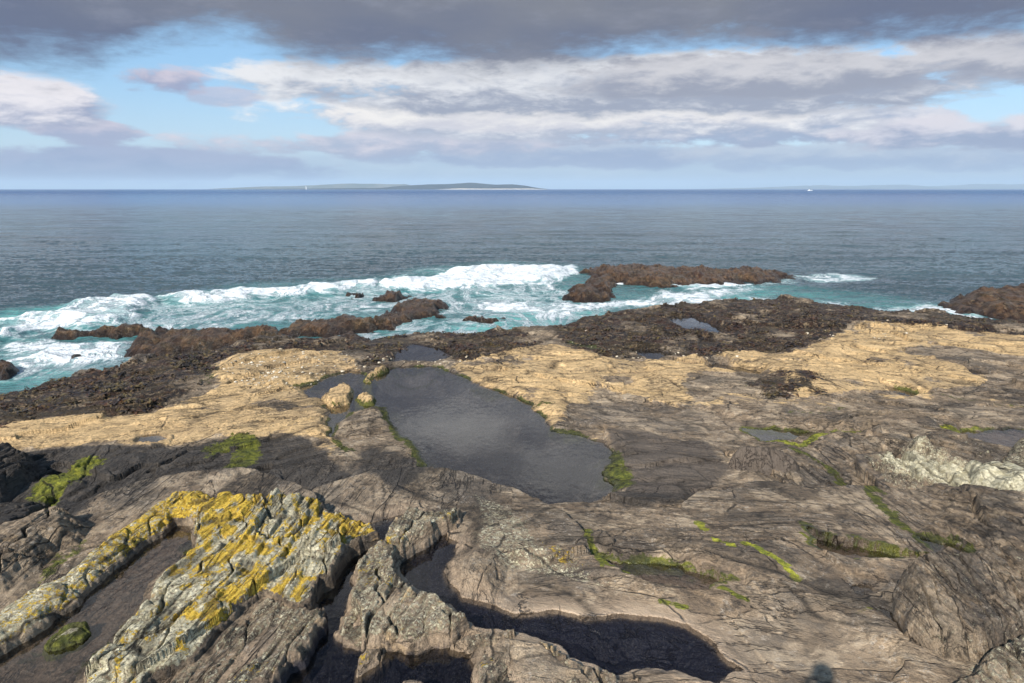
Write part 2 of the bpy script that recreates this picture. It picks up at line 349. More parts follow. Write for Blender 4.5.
def relief(X, Y, far=None):
    """bedding ledges, joints and grain, all in metres, independent of masks"""
    r = {}
    wf = np.maximum(S(12.5, 17.5, Y+1.2*gn(X*.3, Y*.3, 14)), S(-.5, .6, X+.4*gn(X*.6, Y*.6, 15))*S(6.6, 4.6, X+.5*gn(X*.5, Y*.5, 16))) if far is None else np.full(X.shape, far, np.float32)
    am = S(-.2, .5, gn(X*.5, Y*.3, 51))
    acc = {}
    for k, w_, fr in ((0, 1-wf, frame_near), (100, wf, frame_far)):
        m = w_ > 0
        if not m.any(): continue
        t = np.zeros(X.shape, np.float32); s = t.copy(); t[m], s[m] = fr(X[m], Y[m])
        tm, sm = t[m], s[m]; b, wv, wv2, crk, crk2 = beds(tm, sm, k)
        fa, fe = facets(tm, sm, .55, .30, .16, 7+k); fb, fe2 = facets(tm, sm, 1.7, .9, .055, 8+k); fc, fe3 = facets(tm, sm, 5.5, 2.2, .008, 9+k)
        vals = dict(beds=b, joints=-.07*(1-crk)*(.3+.7*am[m])-.03*(1-crk2)*am[m]+.04*(wv[2]-.5),
                    crack=1-crk*(1-.5*am[m]*(1-crk2)), lumps=fa+fb+fc-.03*(1-fe2), fa=fa, fine=fb+fc-.03*(1-fe2),
                    grain=.006*ridged(tm*7, sm*2.0, 3, 81)+.006*fbm(X[m]*19, Y[m]*15, 3, 91))
        for q_, v_ in vals.items():
            a = acc.setdefault(q_, np.zeros(X.shape, np.float32)); a[m] += w_[m]*v_
        acc['t'+str(k)] = t; acc['s'+str(k)] = s
    r.update(acc); r['wf'] = wf
    z_ = np.zeros(X.shape, np.float32)
    for q_ in ('t0', 's0', 't100', 's100'): r.setdefault(q_, z_)
    r['swell'] = .17*fbm(X*.22, Y*.2, 3, 61)
    r['t'] = np.where(wf < .5, r['t0'], r['t100']); r['s'] = np.where(wf < .5, r['s0'], r['s100'])
    return r

# ------------------------------------------------------------------ materials
def new_mat(name):
    m = bpy.data.materials.new(name); m.use_nodes = True; m.node_tree.nodes.clear()
    n = NT(m.node_tree); o = n.node('ShaderNodeOutputMaterial'); return m, n, o
def rock_material():
    m, n, o = new_mat('shore_rock')
    geo = n.node('ShaderNodeNewGeometry'); P = geo.outputs['Position']
    nf = n.noise(P, 9, 6, .65); nm = n.noise(P, 2.2, 5, .6, .4); ns = n.noise(P, 38, 4, .7); nl = n.noise(P, .6, 4, .6)
    pxx, pyy, pzz = n.sep(P)
    TS = n.comb(n.attr('across'), n.m('MULTIPLY', n.attr('along'), .13), n.m('MULTIPLY', pzz, 1.2))
    TF = n.comb(n.attr('across_far'), n.m('MULTIPLY', n.attr('along_far'), .25), n.m('MULTIPLY', pzz, 1.2)); wf = n.attr('far_part')
    def both(*a):
        return n.m('ADD', n.m('MULTIPLY', n.noise(TS, *a), n.m('SUBTRACT', 1.0, wf)), n.m('MULTIPLY', n.noise(TF, *a), wf))
    strat = both(4.2, 7, .72, 1.1); lam = both(17, 5, .7, 1.3)
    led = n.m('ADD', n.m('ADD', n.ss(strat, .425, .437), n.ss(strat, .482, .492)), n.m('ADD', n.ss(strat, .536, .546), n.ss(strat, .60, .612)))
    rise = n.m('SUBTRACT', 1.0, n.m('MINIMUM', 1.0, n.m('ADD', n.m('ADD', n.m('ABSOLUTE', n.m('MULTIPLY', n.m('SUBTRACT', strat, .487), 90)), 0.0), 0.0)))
    stp = n.m('GREATER_THAN', wf, .5); wob = n.node('ShaderNodeTexNoise'); n.l.new(P, wob.inputs['Vector']); wob.inputs['Scale'].default_value = 1.7; wob.inputs['Detail'].default_value = 4
    JA = n.comb(n.attr('across'), n.m('MULTIPLY', n.attr('along'), .24), 0.0); JB = n.comb(n.attr('across_far'), n.m('MULTIPLY', n.attr('along_far'), .40), 0.0)
    JC = n.mix(.045, n.mix(stp, JA, JB), wob.outputs['Color'], 'ADD')
    JC = n.mix(.10, JC, wob.outputs['Color'], 'ADD')
    def plates(sc, wd):
        v1 = n.node('ShaderNodeTexVoronoi', feature='DISTANCE_TO_EDGE'); v1.voronoi_dimensions = '2D'; v1.inputs['Scale'].default_value = sc; n.l.new(JC, v1.inputs['Vector'])
        v2 = n.node('ShaderNodeTexVoronoi', feature='F1'); v2.voronoi_dimensions = '2D'; v2.inputs['Scale'].default_value = sc; n.l.new(JC, v2.inputs['Vector'])
        return n.ss(v1.outputs['Distance'], wd, 0.0), n.sep(v2.outputs['Color'])[0]
    ck1, cv1 = plates(.75, .012); ck2, cv2 = plates(2.3, .022)
    gate = n.ss(n.noise(P, .8, 3, .5), .42, .60)
    joint = n.m('MAXIMUM', n.m('MULTIPLY', ck1, n.ss(nm, .40, .55)), n.m('MULTIPLY', ck2, n.m('MULTIPLY', gate, n.ss(nf, .42, .55))))
    plate = n.m('ADD', n.m('MULTIPLY', n.m('SUBTRACT', cv1, .5), .5), n.m('MULTIPLY', n.m('MULTIPLY', n.m('SUBTRACT', cv2, .5), .6), gate))
    calm = n.m('MULTIPLY', n.m('SUBTRACT', 1.0, n.m('MULTIPLY', n.attr('calm'), .75)), n.m('SUBTRACT', 1.0, n.m('MULTIPLY', wf, .45)))
    crev = n.m('MULTIPLY', n.ss(n.m('ABSOLUTE', n.m('SUBTRACT', both(2.4, 5, .62, .25), .5)), .018, .0), n.ss(nl, .40, .56))
    def edge(att, spread=.9, lo=.42, hi=.58, nn=None):
        v = n.m('ADD', n.attr(att), n.m('MULTIPLY', n.m('SUBTRACT', nn if nn is not None else nm, .5), spread))
        return n.ss(v, lo, hi)
    grey = n.mix(n.ss(nm, .3, .7), (.130, .094, .064), (.31, .225, .145))
    grey = n.mix(n.m('MULTIPLY', n.ss(strat, .42, .68), n.m('ADD', .25, n.m('MULTIPLY', calm, .75))), grey, (.43, .325, .215))
    grey = n.mix(n.ss(nf, .50, .66, 0, .8), grey, (.055, .045, .038))
    grey = n.mix(n.ss(n.noise(P, 4.2, 7, .78, 1.0), .53, .62, 0, .6), grey, (.07, .058, .048))
    grey = n.mix(n.m('MULTIPLY', n.ss(lam, .52, .70, 0, .6), calm), grey, (.07, .058, .05))
    grey = n.mix(n.ss(n.noise(P, 1.1, 6, .7, .5), .52, .60, 0, .65), grey, (.50, .385, .26))
    grey = n.mix(n.ss(n.m('ADD', n.m('MULTIPLY', nl, .6), n.m('MULTIPLY', strat, .4)), .49, .57, 0, .62), grey, (.060, .055, .052))
    grey = n.mix(n.ss(plate, .08, .40, 0, .45), grey, (.46, .36, .25)); grey = n.mix(n.ss(plate, -.08, -.40, 0, .55), grey, (.075, .062, .05))
    # pale scaly crust spots
    spot = n.m('MULTIPLY', n.ss(n.noise(P, 13, 6, .8, .6), .54, .61), n.ss(nm, .44, .56))
    grey = n.mix(n.m('MULTIPLY', spot, .7), grey, (.42, .36, .29))
    tan = n.mix(n.ss(nm, .32, .68), (.72, .495, .25), (.57, .385, .19))
    tan = n.mix(n.ss(strat, .55, .75, 0, .6), tan, (.80, .585, .33))
    tan = n.mix(n.ss(nf, .53, .68, 0, .75), tan, (.22, .15, .085))
    tan = n.mix(n.ss(nl, .50, .60, 0, .5), tan, (.36, .26, .15)); tan = n.mix(n.ss(plate, -.10, -.38, 0, .5), tan, (.30, .21, .125))
    col = n.mix(edge('tan', 2.0, .42, .56, n.m('ADD', n.m('MULTIPLY', n.noise(P, 1.2, 8, .72, .7), .6), n.m('MULTIPLY', strat, .4))), grey, tan)
    col = n.mix(n.m('MULTIPLY', n.attr('rim'), n.ss(nf, .25, .6, .55, 1)), col, n.mix(nm, (.34, .245, .165), (.44, .33, .225)))
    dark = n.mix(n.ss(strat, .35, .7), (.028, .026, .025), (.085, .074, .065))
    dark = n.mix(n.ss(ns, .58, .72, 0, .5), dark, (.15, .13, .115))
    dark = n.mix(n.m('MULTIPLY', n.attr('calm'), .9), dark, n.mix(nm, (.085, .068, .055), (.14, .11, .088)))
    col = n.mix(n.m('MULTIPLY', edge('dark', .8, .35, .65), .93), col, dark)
    kn = n.noise(P, 5.5, 6, .78, .8)
    kelp = n.mix(n.ss(kn, .42, .66), (.006, .004, .0035), (.085, .040, .018))
    kelp = n.mix(n.ss(nl, .48, .58, 0, .6), kelp, (.075, .052, .02))
    kelp = n.mix(n.ss(n.noise(P, .9, 5, .7), .52, .60, 0, .6), kelp, (.06, .024, .015))
    kelp = n.mix(n.ss(n.noise(P, 16, 4, .8), .58, .7, 0, .8), kelp, (.11, .065, .03))
    ke = edge('kelp', 2.2, .46, .60, n.noise(P, 2.3, 7, .80, .9))
    col = n.mix(ke, col, kelp)
    # bare pale rock and barnacles showing between weed
    bare = n.m('MULTIPLY', n.ss(n.noise(n.mapping(P, (1, 1, 1), loc=(9, 3, 1)), 3.6, 7, .85, .5), .535, .575), n.attr('bare'))
    col = n.mix(n.m('MULTIPLY', bare, .75), col, n.mix(nm, (.26, .18, .10), (.46, .33, .19)))
    col = n.mix(n.m('MULTIPLY', n.attr('reef'), n.ss(n.noise(P, 1.3, 7, .75, .6), .47, .56, .1, .85)), col, n.mix(nl, (.085, .035, .022), (.24, .15, .07)))
    tide = n.m('MULTIPLY', n.attr('reef'), n.ss(n.m('ADD', pzz, n.m('MULTIPLY', n.m('SUBTRACT', nm, .5), 1.2)), SEA+.50, SEA+.12))
    col = n.mix(n.m('MULTIPLY', tide, .8), col, (.016, .009, .008))
    wl = n.noise(P, 22, 5, .8, .7)
    lw = n.ss(n.m('ADD', n.attr('white'), n.m('MULTIPLY', n.m('SUBTRACT', wl, .5), 2.2)), .50, .70)
    lwc = n.mix(n.ss(nf, .35, .65), (.46, .41, .26), (.80, .73, .52))
    col = n.mix(n.m('MULTIPLY', lw, .9), col, lwc)
    yl = n.noise(n.mapping(P, (1, 1, 1), loc=(2, 7, 0)), 11, 6, .75, .9)
    ly = n.ss(n.m('ADD', n.attr('yellow'), n.m('MULTIPLY', n.m('SUBTRACT', yl, .5), 2.4)), .50, .62)
    lyc = n.mix(n.ss(ns, .38, .62), (.56, .32, .025), (.84, .60, .08))
    col = n.mix(n.m('MULTIPLY', ly, .95), col, lyc)
    al = n.ss(n.m('ADD', n.attr('algae'), n.m('MULTIPLY', n.m('SUBTRACT', n.noise(P, 6, 7, .75, .6), .5), 2.3)), .42, .62)
    alc = n.mix(n.attr('lime'), n.mix(n.ss(nf, .35, .65), (.022, .032, .007), (.085, .095, .016)), n.mix(n.ss(nf, .35, .65), (.13, .15, .02), (.38, .37, .035)))
    col = n.mix(n.m('MULTIPLY', al, .95), col, alc)
    # silt and stones under water
    col = n.mix(n.m('MULTIPLY', n.attr('bed'), n.m('SUBTRACT', 1.0, n.m('MULTIPLY', al, .8))), col, n.mix(nm, (.15, .14, .14), (.24, .22, .215)))
    col = n.mix(n.m('MULTIPLY', n.m('MULTIPLY', n.attr('bed'), n.ss(n.noise(P, .42, 5, .62, .6), .46, .56)), .9), col, (.035, .032, .045))
    col = n.mix(n.m('MULTIPLY', n.attr('silt'), n.m('SUBTRACT', 1.0, n.m('MULTIPLY', al, .8))), col, n.mix(nm, (.30, .21, .15), (.46, .35, .26)))
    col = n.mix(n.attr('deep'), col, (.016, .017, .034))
    col = n.mix(n.m('MULTIPLY', n.attr('crack'), n.ss(nf, .3, .6, .35, .8)), col, (.03, .025, .02))
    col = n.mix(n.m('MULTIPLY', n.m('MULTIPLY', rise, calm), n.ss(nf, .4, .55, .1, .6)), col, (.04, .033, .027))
    keep_ = n.m('MULTIPLY', n.m('SUBTRACT', 1.0, n.attr('bed')), n.m('SUBTRACT', 1.0, n.m('MULTIPLY', n.attr('calm'), .5)))
    col = n.mix(n.m('MULTIPLY', n.m('MULTIPLY', joint, keep_), .85), col, (.022, .018, .015))
    col = n.mix(n.m('MULTIPLY', crev, .65), col, (.025, .02, .017))
    b = n.node('ShaderNodeBsdfPrincipled'); n.link(col, b.inputs['Base Color'])
    wet = n.m('MAXIMUM', n.attr('wet'), n.m('MULTIPLY', ke, .55))
    n.link(n.m('SUBTRACT', .88, n.m('MULTIPLY', wet, n.ss(nf, .3, .7, .5, .7))), b.inputs['Roughness'])
    n.link(n.m('ADD', .25, n.m('MULTIPLY', wet, .25)), b.inputs['Specular IOR Level'])
    col = n.mix(n.m('MULTIPLY', n.attr('shore_wet'), .6), col, n.mix(1.0, col, (.38, .36, .34), 'MULTIPLY'))
    n.link(col, b.inputs['Base Color'])
    h = n.m('ADD', n.m('MULTIPLY', nf, .055), n.m('ADD', n.m('MULTIPLY', ns, .02), n.m('MULTIPLY', calm, n.m('ADD', n.m('MULTIPLY', led, .042), n.m('ADD', n.m('MULTIPLY', strat, .048), n.m('MULTIPLY', lam, .026))))))
    h = n.m('SUBTRACT', n.m('ADD', h, n.m('MULTIPLY', plate, .075)), n.m('ADD', n.m('MULTIPLY', crev, .05), n.m('MULTIPLY', joint, .06)))
    h = n.m('ADD', h, n.m('ADD', n.m('MULTIPLY', n.m('MULTIPLY', kn, ke), .16), n.m('MULTIPLY', n.m('ADD', ly, lw), .012)))
    n.link(h, o.inputs[2]) if False else None
    h = n.m('MULTIPLY', h, n.m('SUBTRACT', 1.0, n.m('MULTIPLY', n.attr('calm'), .5)))
    bp = n.node('ShaderNodeBump'); bp.inputs['Strength'].default_value = .9; bp.inputs['Distance'].default_value = 1.0
    n.link(h, bp.inputs['Height']); n.link(bp.outputs[0], b.inputs['Normal'])
    n.link(b.outputs[0], o.inputs[0]); return m
ROCK = rock_material()

# ------------------------------------------------------------------ the shelf grid (finer near, coarser far)
NC, NR = 1500, 1300
azs = np.linspace(R(-50), R(50), NC); 
q = np.linspace(0, 1, NR); r0, r1 = 3.6, 60.0
rr = (r0**-.45+(r1**-.45-r0**-.45)*q)**(-1/.45)
# radial rings measured along y so rows stay parallel to the shore
YY, TT = np.meshgrid(rr, np.tan(azs), indexing='ij')
X = (YY*TT).ravel(); Y = YY.ravel()
F = grid_faces(NR, NC)
rl = relief(X, Y)
wx = .16*fbm(X*1.1, Y*.9, 4, 101)*S(3, 20, Y)+.06*fbm(X*2.2, Y*2.0, 4, 102); wy = .16*fbm(X*1.1, Y*.9, 4, 103)*S(3, 20, Y)+.06*fbm(X*2.2, Y*2, 4, 104)
XW, YW = X+wx, Y+wy
coast = sdf(LAND, X+.7*fbm(X*.4, Y*.4, 4, 105), Y+.5*fbm(X*.4, Y*.4, 4, 106), 14.0)
softm = .12+.02*Y
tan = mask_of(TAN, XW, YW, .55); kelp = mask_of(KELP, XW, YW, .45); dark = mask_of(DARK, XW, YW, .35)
kelp = kelp*np.clip(.82+.75*fbm(X*.38, Y*.30, 4, 165), .1, 1); kelp = np.maximum(kelp, .62*S(-.4, .5, sdf(poly([(738,384),(770,373),(815,376),(830,384),(800,398),(760,400)]), XW, YW, 3))); kelp = np.where(coast < .6, np.maximum(kelp, .8), kelp)
algae = np.zeros(X.shape, np.float32); lime = np.zeros(X.shape, np.float32)
for pts, wpx, st, ye in ALGAE:
    wpx = wpx*(1.45 if len(ALGAE) and pts[0][0] < 60 or pts[0][0] == 218 else .85); P = poly(pts); ym = P[:, 1].mean(); hz_ = ZC-float(plateau(ym)); wm = wpx*math.hypot(ym, hz_)/FPX*1.25
    d = stroke(P, XW, YW, 2.0); mm = st*S(wm*1.5, wm*.2, d)
    lime = np.where(mm > algae, ye, lime); algae = np.maximum(algae, mm*.95)
tan = tan*np.clip(.80+.42*fbm(X*.6, Y*.42, 4, 160), .3, 1); tan = np.maximum(tan, .20*S(9.5, 13, Y)*(1-dark)); kelp = np.maximum(kelp, (.14+.20*S(8, 2, coast))*S(12, 16, Y))
# base height
base = plateau(Y)+rl['swell']*.55*S(5, 12, Y)
base += .10*S(10, 18, Y)*tan+.08*tan*fbm(X*.5, Y*.3, 3, 120)
RIBS = [poly(p) for p in ([(915,436),(935,450),(965,462),(1000,478),(1040,500)], [(866,447),(905,458),(940,475),(975,492),(1010,515)], [(975,478),(1010,500),(1040,530)])]
ribd = np.minimum(stroke(RIBS[0], XW, YW, 3), stroke(RIBS[1], XW, YW, 3)); base += .42*S(2.4, .2, ribd)
PITS = [([(886,462),(895,470),(902,478)], .16), ([(872,480),(884,488),(896,492)], .10), ([(905,494),(915,500)], .07), ([(945,500),(965,512),(985,530)], .06), ([(728,453),(742,464),(770,474),(800,483)], .10),
        ([(650,655),(700,640)], .0), ([(12,470),(40,455)], .14), ([(0,495),(40,478),(60,470)], .12), ([(20,520),(60,495)], .10), ([(80,470),(130,455)], .08), ([(150,470),(190,450)], .08), ([(870,500),(900,520)], .05)]
pit = np.zeros(X.shape, np.float32)
for p_, w_ in PITS:
    if w_ > 0: pit = np.maximum(pit, w_*3.2*S(w_*1.3, w_*.2, stroke(poly(p_), XW, YW, 1.0)))
base -= .42*S(-.9, .5, sdf(poly([(395,500),(470,506),(560,508),(575,520),(545,534),(480,534),(405,526)]), XW, YW, 3))
# the big smooth slab (right of the front pool) is quieter
SLAB = poly([(470,600),(500,540),(600,560),(740,600),(850,600),(900,640),(900,700),(900,800),(740,800),(740,670),(690,620),(590,615)])
quiet = S(-.1, .5, sdf(SLAB, XW, YW, 2))
midq = mask_of([([(560,395),(700,400),(760,430),(740,490),(620,500),(600,440)],1),([(560,520),(1024,560),(1024,700),(640,700)],.4)], XW, YW, .6)
amp = (1-.72*quiet)*(1-.45*midq)
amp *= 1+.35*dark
H = base+rl['beds']*amp+rl['joints']*(.35+.65*amp)+rl['lumps']*amp+rl['grain']*(1+.6*dark)
kn_ = ridged(X*3.2, Y*3.2, 4, 130)
H += kelp*(.07*kn_+.05*fbm(X*8, Y*8, 3, 131))
H = np.minimum(H, SEA+.08+.125*np.maximum(coast, -2)+.5*(H-base)+(kelp > .5)*.13*ridged(X*.55, Y*.5, 3, 135))
def stratify(h, t, s, q_, dip, x, y, seed, sharp=.66):
    u = (h*1.5+dip*t+.05*fbm(t*.9, s*.35, 3, seed))/q_
    fr = u-np.floor(u)
    return terr(u, sharp)*q_/1.5-dip*t/1.5, S(sharp-.10, sharp, fr)*S(sharp+.22, sharp+.08, fr)
qq = np.where(rl['wf'] > .5, .15, .10)
ts_ = np.where(rl['wf'] < .5, rl['t0'], rl['t100'])
hsm = base-plateau(Y)+rl['fa']*amp; hs0, c0 = stratify(hsm, rl['t0'], rl['s0'], .10, .12, X, Y, 170); hs1, c1 = stratify(hsm, rl['t100'], rl['s100'], .15, -.05, X, Y, 171, .5)
hs = hs0*(1-rl['wf'])+hs1*rl['wf']+plateau(Y)+rl['joints']*.8*amp+rl['fine']*.45*amp; edge_c = c0*(1-rl['wf'])+c1*rl['wf']
wq = .85*(1-.65*quiet)*(1-.6*kelp*(kelp > .5)); H = H*(1-wq)+(hs+rl['grain'])*wq
edge_c = edge_c*wq*S(-.3, .4, gn(X*1.3, Y*.9, 172))
# falls to the sea bed beyond the shore line
H = np.minimum(H, SEA+.12+.42*np.maximum(coast, -3)+.10*fbm(X*1.2, Y*1.2, 4, 133)+.0*H) if False else H
drop = S(1.6, -.8, coast+.5*fbm(X*.9, Y*.9, 3, 134))
H = H*(1-drop)+(SEA-.55+.25*kn_*kelp)*drop
H -= S(-.2, -6, coast)*2.5
H -= pit
# tide pools cut into the shelf
bed = np.zeros(X.shape, np.float32); deep = bed.copy(); wet = np.zeros(X.shape, np.float32); rim = np.zeros(X.shape, np.float32)
poolinfo = []; shore_wet = bed.copy(); silt = bed.copy()
for name, pts, lev, dep, rima in POOLS:
    P = poly(pts, lev); small = name not in ('main', 'front', 'channel', 'trough')
    d = sdf(P, X+wx*(.6 if small else .9), Y+wy*(.6 if small else .9), 2.0)
    if small: d = d+.10*fbm(X*2.6, Y*1.8, 4, 150)*S(-.8, -.1, d)
    near = d > -1.9
    rise = .09 if name in ('r1', 'mid', 'r5', 'r8', 'k1') else .16
    inside = lev-.035-(dep if name != 'trough' else .12)*S(0, .5+.5*(not small), d)-.02
    want = lev+.012+np.clip(-d, 0, 3)*rise*.9
    hh = H.copy()
    k = S(-.9 if not small else -.5, 0, d)
    out_ = np.maximum(hh, want)*k+np.maximum(hh, np.minimum(want, lev+.1))*(1-k)
    out_ = hh*(1-k)+np.minimum(out_, want+.35*(1-k)+.06*S(.0, .10, hh-base))*k
    out_ = np.where(d < -.02, np.maximum(out_, lev+.01), out_)
    out_ = np.where(bed > .01, H, out_)
    H = np.where(near, np.where(d > 0, np.minimum(inside+rl['grain']*1.5, lev-.02), out_), H)
    bed = np.where(d > -.02, np.maximum(bed, S(-.02, .12, d)), bed)
    if name in ('trough', 'mid', 'r1', 'r2', 'r5'): silt = np.maximum(silt, S(-.02, .10, d))
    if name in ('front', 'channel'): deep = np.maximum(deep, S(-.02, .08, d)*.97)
    wet = np.maximum(wet, S(-.12, 0, d)); shore_wet = np.maximum(shore_wet, S(-.16, -.02, d)*(0 if name == 'front' else 1))
    if name in ('front', 'channel', 'mid', 'trough'): rim = np.maximum(rim, S(-.42, -.02, d)*(d < .02)*(1.0 if name in ('front','channel') else .3))
    if rima > 0:
        am_ = rima*S(-.20, -.02, d)*S(.34+.35*(name == 'main'), .05, d)*(.62+.80*fbm(X*1.1, Y*1.1, 3, 140))
        if name == 'main': am_ *= .75+.35*S(14, 19, Y)
        lime = np.where(am_ > algae, .15 if name in ('main', 'r2') else .35, lime); algae = np.maximum(algae, am_)
    # water sheet: the outline grown outwards under the banks
    c = P.mean(0); area = .5*np.sum(P[:, 0]*np.roll(P[:, 1], -1)-np.roll(P[:, 0], -1)*P[:, 1])
    poolinfo.append((name, P, lev, area))
LICH = [  # lichen spots on the shelf itself: outline, yellow, white
 ([(540,535),(575,545),(592,562),(570,560),(545,548)], .55, .6), ([(470,512),(520,520),(560,545),(640,580),(700,590),(690,598),(600,575),(500,560),(470,545)], .08, .55),
 ([(910,570),(1060,570),(1060,590),(920,590)], .3, .6), ([(0,590),(60,560),(110,540),(110,560),(0,620)], .15, .35), ([(960,640),(1060,640),(1060,720),(940,700)], .05, .5),
 ([(470,630),(560,650),(640,690),(480,700)], .12, .35), ([(860,440),(1060,520),(1060,470),(940,440)], .0, .35),
]
yel = np.zeros(X.shape, np.float32); whi = np.zeros(X.shape, np.float32)
for pts, a, b in LICH:
    d = S(-.15, .25, sdf(poly(pts), XW, YW, 2)); yel = np.maximum(yel, a*d); whi = np.maximum(whi, b*d)
wet = np.maximum(wet, S(2.2, .4, coast)); bare = np.clip(kelp, 0, 1)*S(.6, 2.2, coast)
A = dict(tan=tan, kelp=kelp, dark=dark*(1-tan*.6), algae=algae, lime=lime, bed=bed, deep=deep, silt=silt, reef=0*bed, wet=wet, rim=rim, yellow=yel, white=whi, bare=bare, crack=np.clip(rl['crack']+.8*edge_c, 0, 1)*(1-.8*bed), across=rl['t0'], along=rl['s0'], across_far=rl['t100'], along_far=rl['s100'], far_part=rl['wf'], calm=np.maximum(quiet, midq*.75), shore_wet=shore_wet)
link_mesh('rocky_shore', np.stack([X, Y, H], 1), F, ROCK, A, kind='structure')

# ------------------------------------------------------------------ outcrops: solid pieces of rock, each a thing of its own
def height_at(x, y):
    i = np.clip(np.searchsorted(rr, y), 0, NR-1); j = np.clip(((np.arctan2(x, y)-azs[0])/(azs[-1]-azs[0])*(NC-1)).round().astype(int), 0, NC-1)
    return H.reshape(NR, NC)[i, j]
def outcrop(name, label, group, pts, zbase, hmax, edge_w, cat='rock', z=None, tilt=(0, 0), ledge=1.0, rough=1.0, warp=.06, warpf=2.5,
            tan=0, dark=0, kelp=0, yellow=0, white=0, wet=0, algae=0, lime=.3, rim=0, bury=.35, beds=None, joint=1.0, bare=0, yfun=None, wtop=0, ribs=None, pits=False, calm=0, seed=0, bfreq=1.0, bw=.1, far=False, trim_=None):
    if zbase is None:
        P0 = poly(pts); zbase = float(np.median(height_at(P0[:, 0], P0[:, 1])))-.04
        for _ in range(4):
            P0 = poly(pts, zbase+.3*hmax*.55); zbase = .5*zbase+.5*(float(np.median(height_at(P0[:, 0], P0[:, 1])))-.04)
        z = zbase+.35*hmax*.55
    P = poly(pts, z if z is not None else zbase)
    if far or cat == 'boulder':      # the far side of a rock is seen over its top
        lo, hi_ = max(p[1] for p in pts), min(p[1] for p in pts); hr = hmax if far else hmax*.55
        if far: hmax = hmax*.40+.30; hr = (hmax-.25)*(1 if hmax > .75 else .45)
        P = np.array([at(a, b, (SEA if far else zbase)+hr*.85*(lo-b)/(lo-hi_)) for a, b in pts])
    x0, y0 = P.min(0)-.3; x1, y1 = P.max(0)+.3
    # local grid, cell size by distance
    yc = (y0+y1)/2; cell = max(.010, .0011*yc*(1.0 if not far else 1.0)); celly = min(max(.012, .00022*yc*yc), .30)
    nx = int(min(900, (x1-x0)/cell))+2; ny = int(min(700, (y1-y0)/celly))+2
    gy, gx = np.meshgrid(np.linspace(y0, y1, ny), np.linspace(x0, x1, nx), indexing='ij')
    x, y = gx.ravel(), gy.ravel()
    d = sdf(P, x+warp*fbm(x*warpf, y*warpf, 4, 201+seed), y+warp*fbm(x*warpf, y*warpf, 4, 203+seed), 2.0)
    r = relief(x, y, far=(.5 if far else None) if yc > 16 else 0.0)
    prof = S(-.03, edge_w, d)**(.5 if cat == 'boulder' else .75); sm_ = min(1, rough/.6) if not far else 1; hmax = hmax if far else hmax*.55
    cx, cy = P.mean(0)
    h = -bury*(1-S(-.06, .02, d))+hmax*prof*(1+tilt[0]*(x-cx)+tilt[1]*(y-cy))
    t = r['t']; s = r['s']
    bed_ = (.075*(saw(t*bfreq/.42+.35*gn(s*.5, t*.6, 231+seed), bw)-.5)+.034*(saw(t*bfreq/.13+.5*gn(s*.8, t*2, 233+seed), .2)-.5))*ledge
    cr = worley(t*2.2+.5*gn(t*2, s*2, 243), s*.36+.3*gn(t*1.5, s*.8, 244), 9+seed)
    h0_ = h+prof*(r['fa']*1.3+.12*fbm(t*.8, s*.3, 3, 290+seed)*min(1, ledge)); h = h+prof*sm_*(bed_-.09*joint*(1-S(0, .08, cr[1])))+prof*sm_*(r['lumps']+r['grain']*1.3*rough+rough*.008*ridged(x*5, y*4, 3, 251+seed))
    tt = r['t0'] if yc < 16 else r['t100']; st_ = r['s0'] if yc < 16 else r['s100']; ce = 0
    if not far:
        hs_, ce = stratify(h0_, tt, st_, .085, .16*min(1, ledge), x, y, 261+seed); wz = .75*prof*min(1, ledge)*sm_; h = h*(1-wz)+(hs_+r['grain']+prof*(-.09*joint*(1-S(0, .08, cr[1]))+.4*r['fine']+.4*bed_))*wz
    if ribs is not None:
        wx_ = .10*fbm(x*2, y*2, 3, 280); h = h-prof*hmax*.75
        for k_, (rb, rh, rw) in enumerate(ribs):
            dd_ = stroke(rb, x+wx_, y+.15*fbm(x*1.2, y*1.2, 3, 281), 2.0); h = np.maximum(h, h*.4+prof*rh*np.sqrt(np.clip(1-(dd_/rw)**2, 0, 1))*(1+.3*gn(x*1.5, y*1.5, 282+k_)))
    if pits:
        for p_, w_ in PITS[:4]: h -= w_*3.5*S(w_*1.4, w_*.2, stroke(poly(p_), x, y, 1.0))
    if far: h = h+prof*.20*rough*fbm(x*.45, y*.35, 5, 255+seed, .6)*min(1, hmax)+prof*.10*ridged(x*1.1, y*.8, 5, 257)
    zt = zbase+h
    keep = d > -.10
    K = keep.reshape(ny, nx); fk = K[:-1, :-1] & K[:-1, 1:] & K[1:, 1:] & K[1:, :-1]
    Fg = grid_faces(ny, nx)[fk.ravel()]
    used = np.unique(Fg); mp = -np.ones(nx*ny, np.int64); mp[used] = np.arange(len(used)); Ft = mp[Fg]; nu = len(used)
    # closed body: underside and skirt
    Vt = np.stack([x[used], y[used], zt[used]], 1); Vb = Vt.copy(); Vb[:, 2] = zbase-bury-.25
    e = np.concatenate([Ft[:, [0, 1]], Ft[:, [1, 2]], Ft[:, [2, 3]], Ft[:, [3, 0]]])
    key = e[:, 0]*nu+e[:, 1]; rkey = e[:, 1]*nu+e[:, 0]
    be = e[~np.isin(key, rkey)]
    skirt = np.stack([be[:, 1], be[:, 0], be[:, 0]+nu, be[:, 1]+nu], 1)
    Fa = np.vstack([Ft, Ft[:, ::-1]+nu, skirt]); V = np.vstack([Vt, Vb])
    one = np.ones(nu*2, np.float32); du = np.tile(d[used], 2); xx = np.tile(x[used], 2); yy = np.tile(y[used], 2)
    inn = S(0, .07, du)
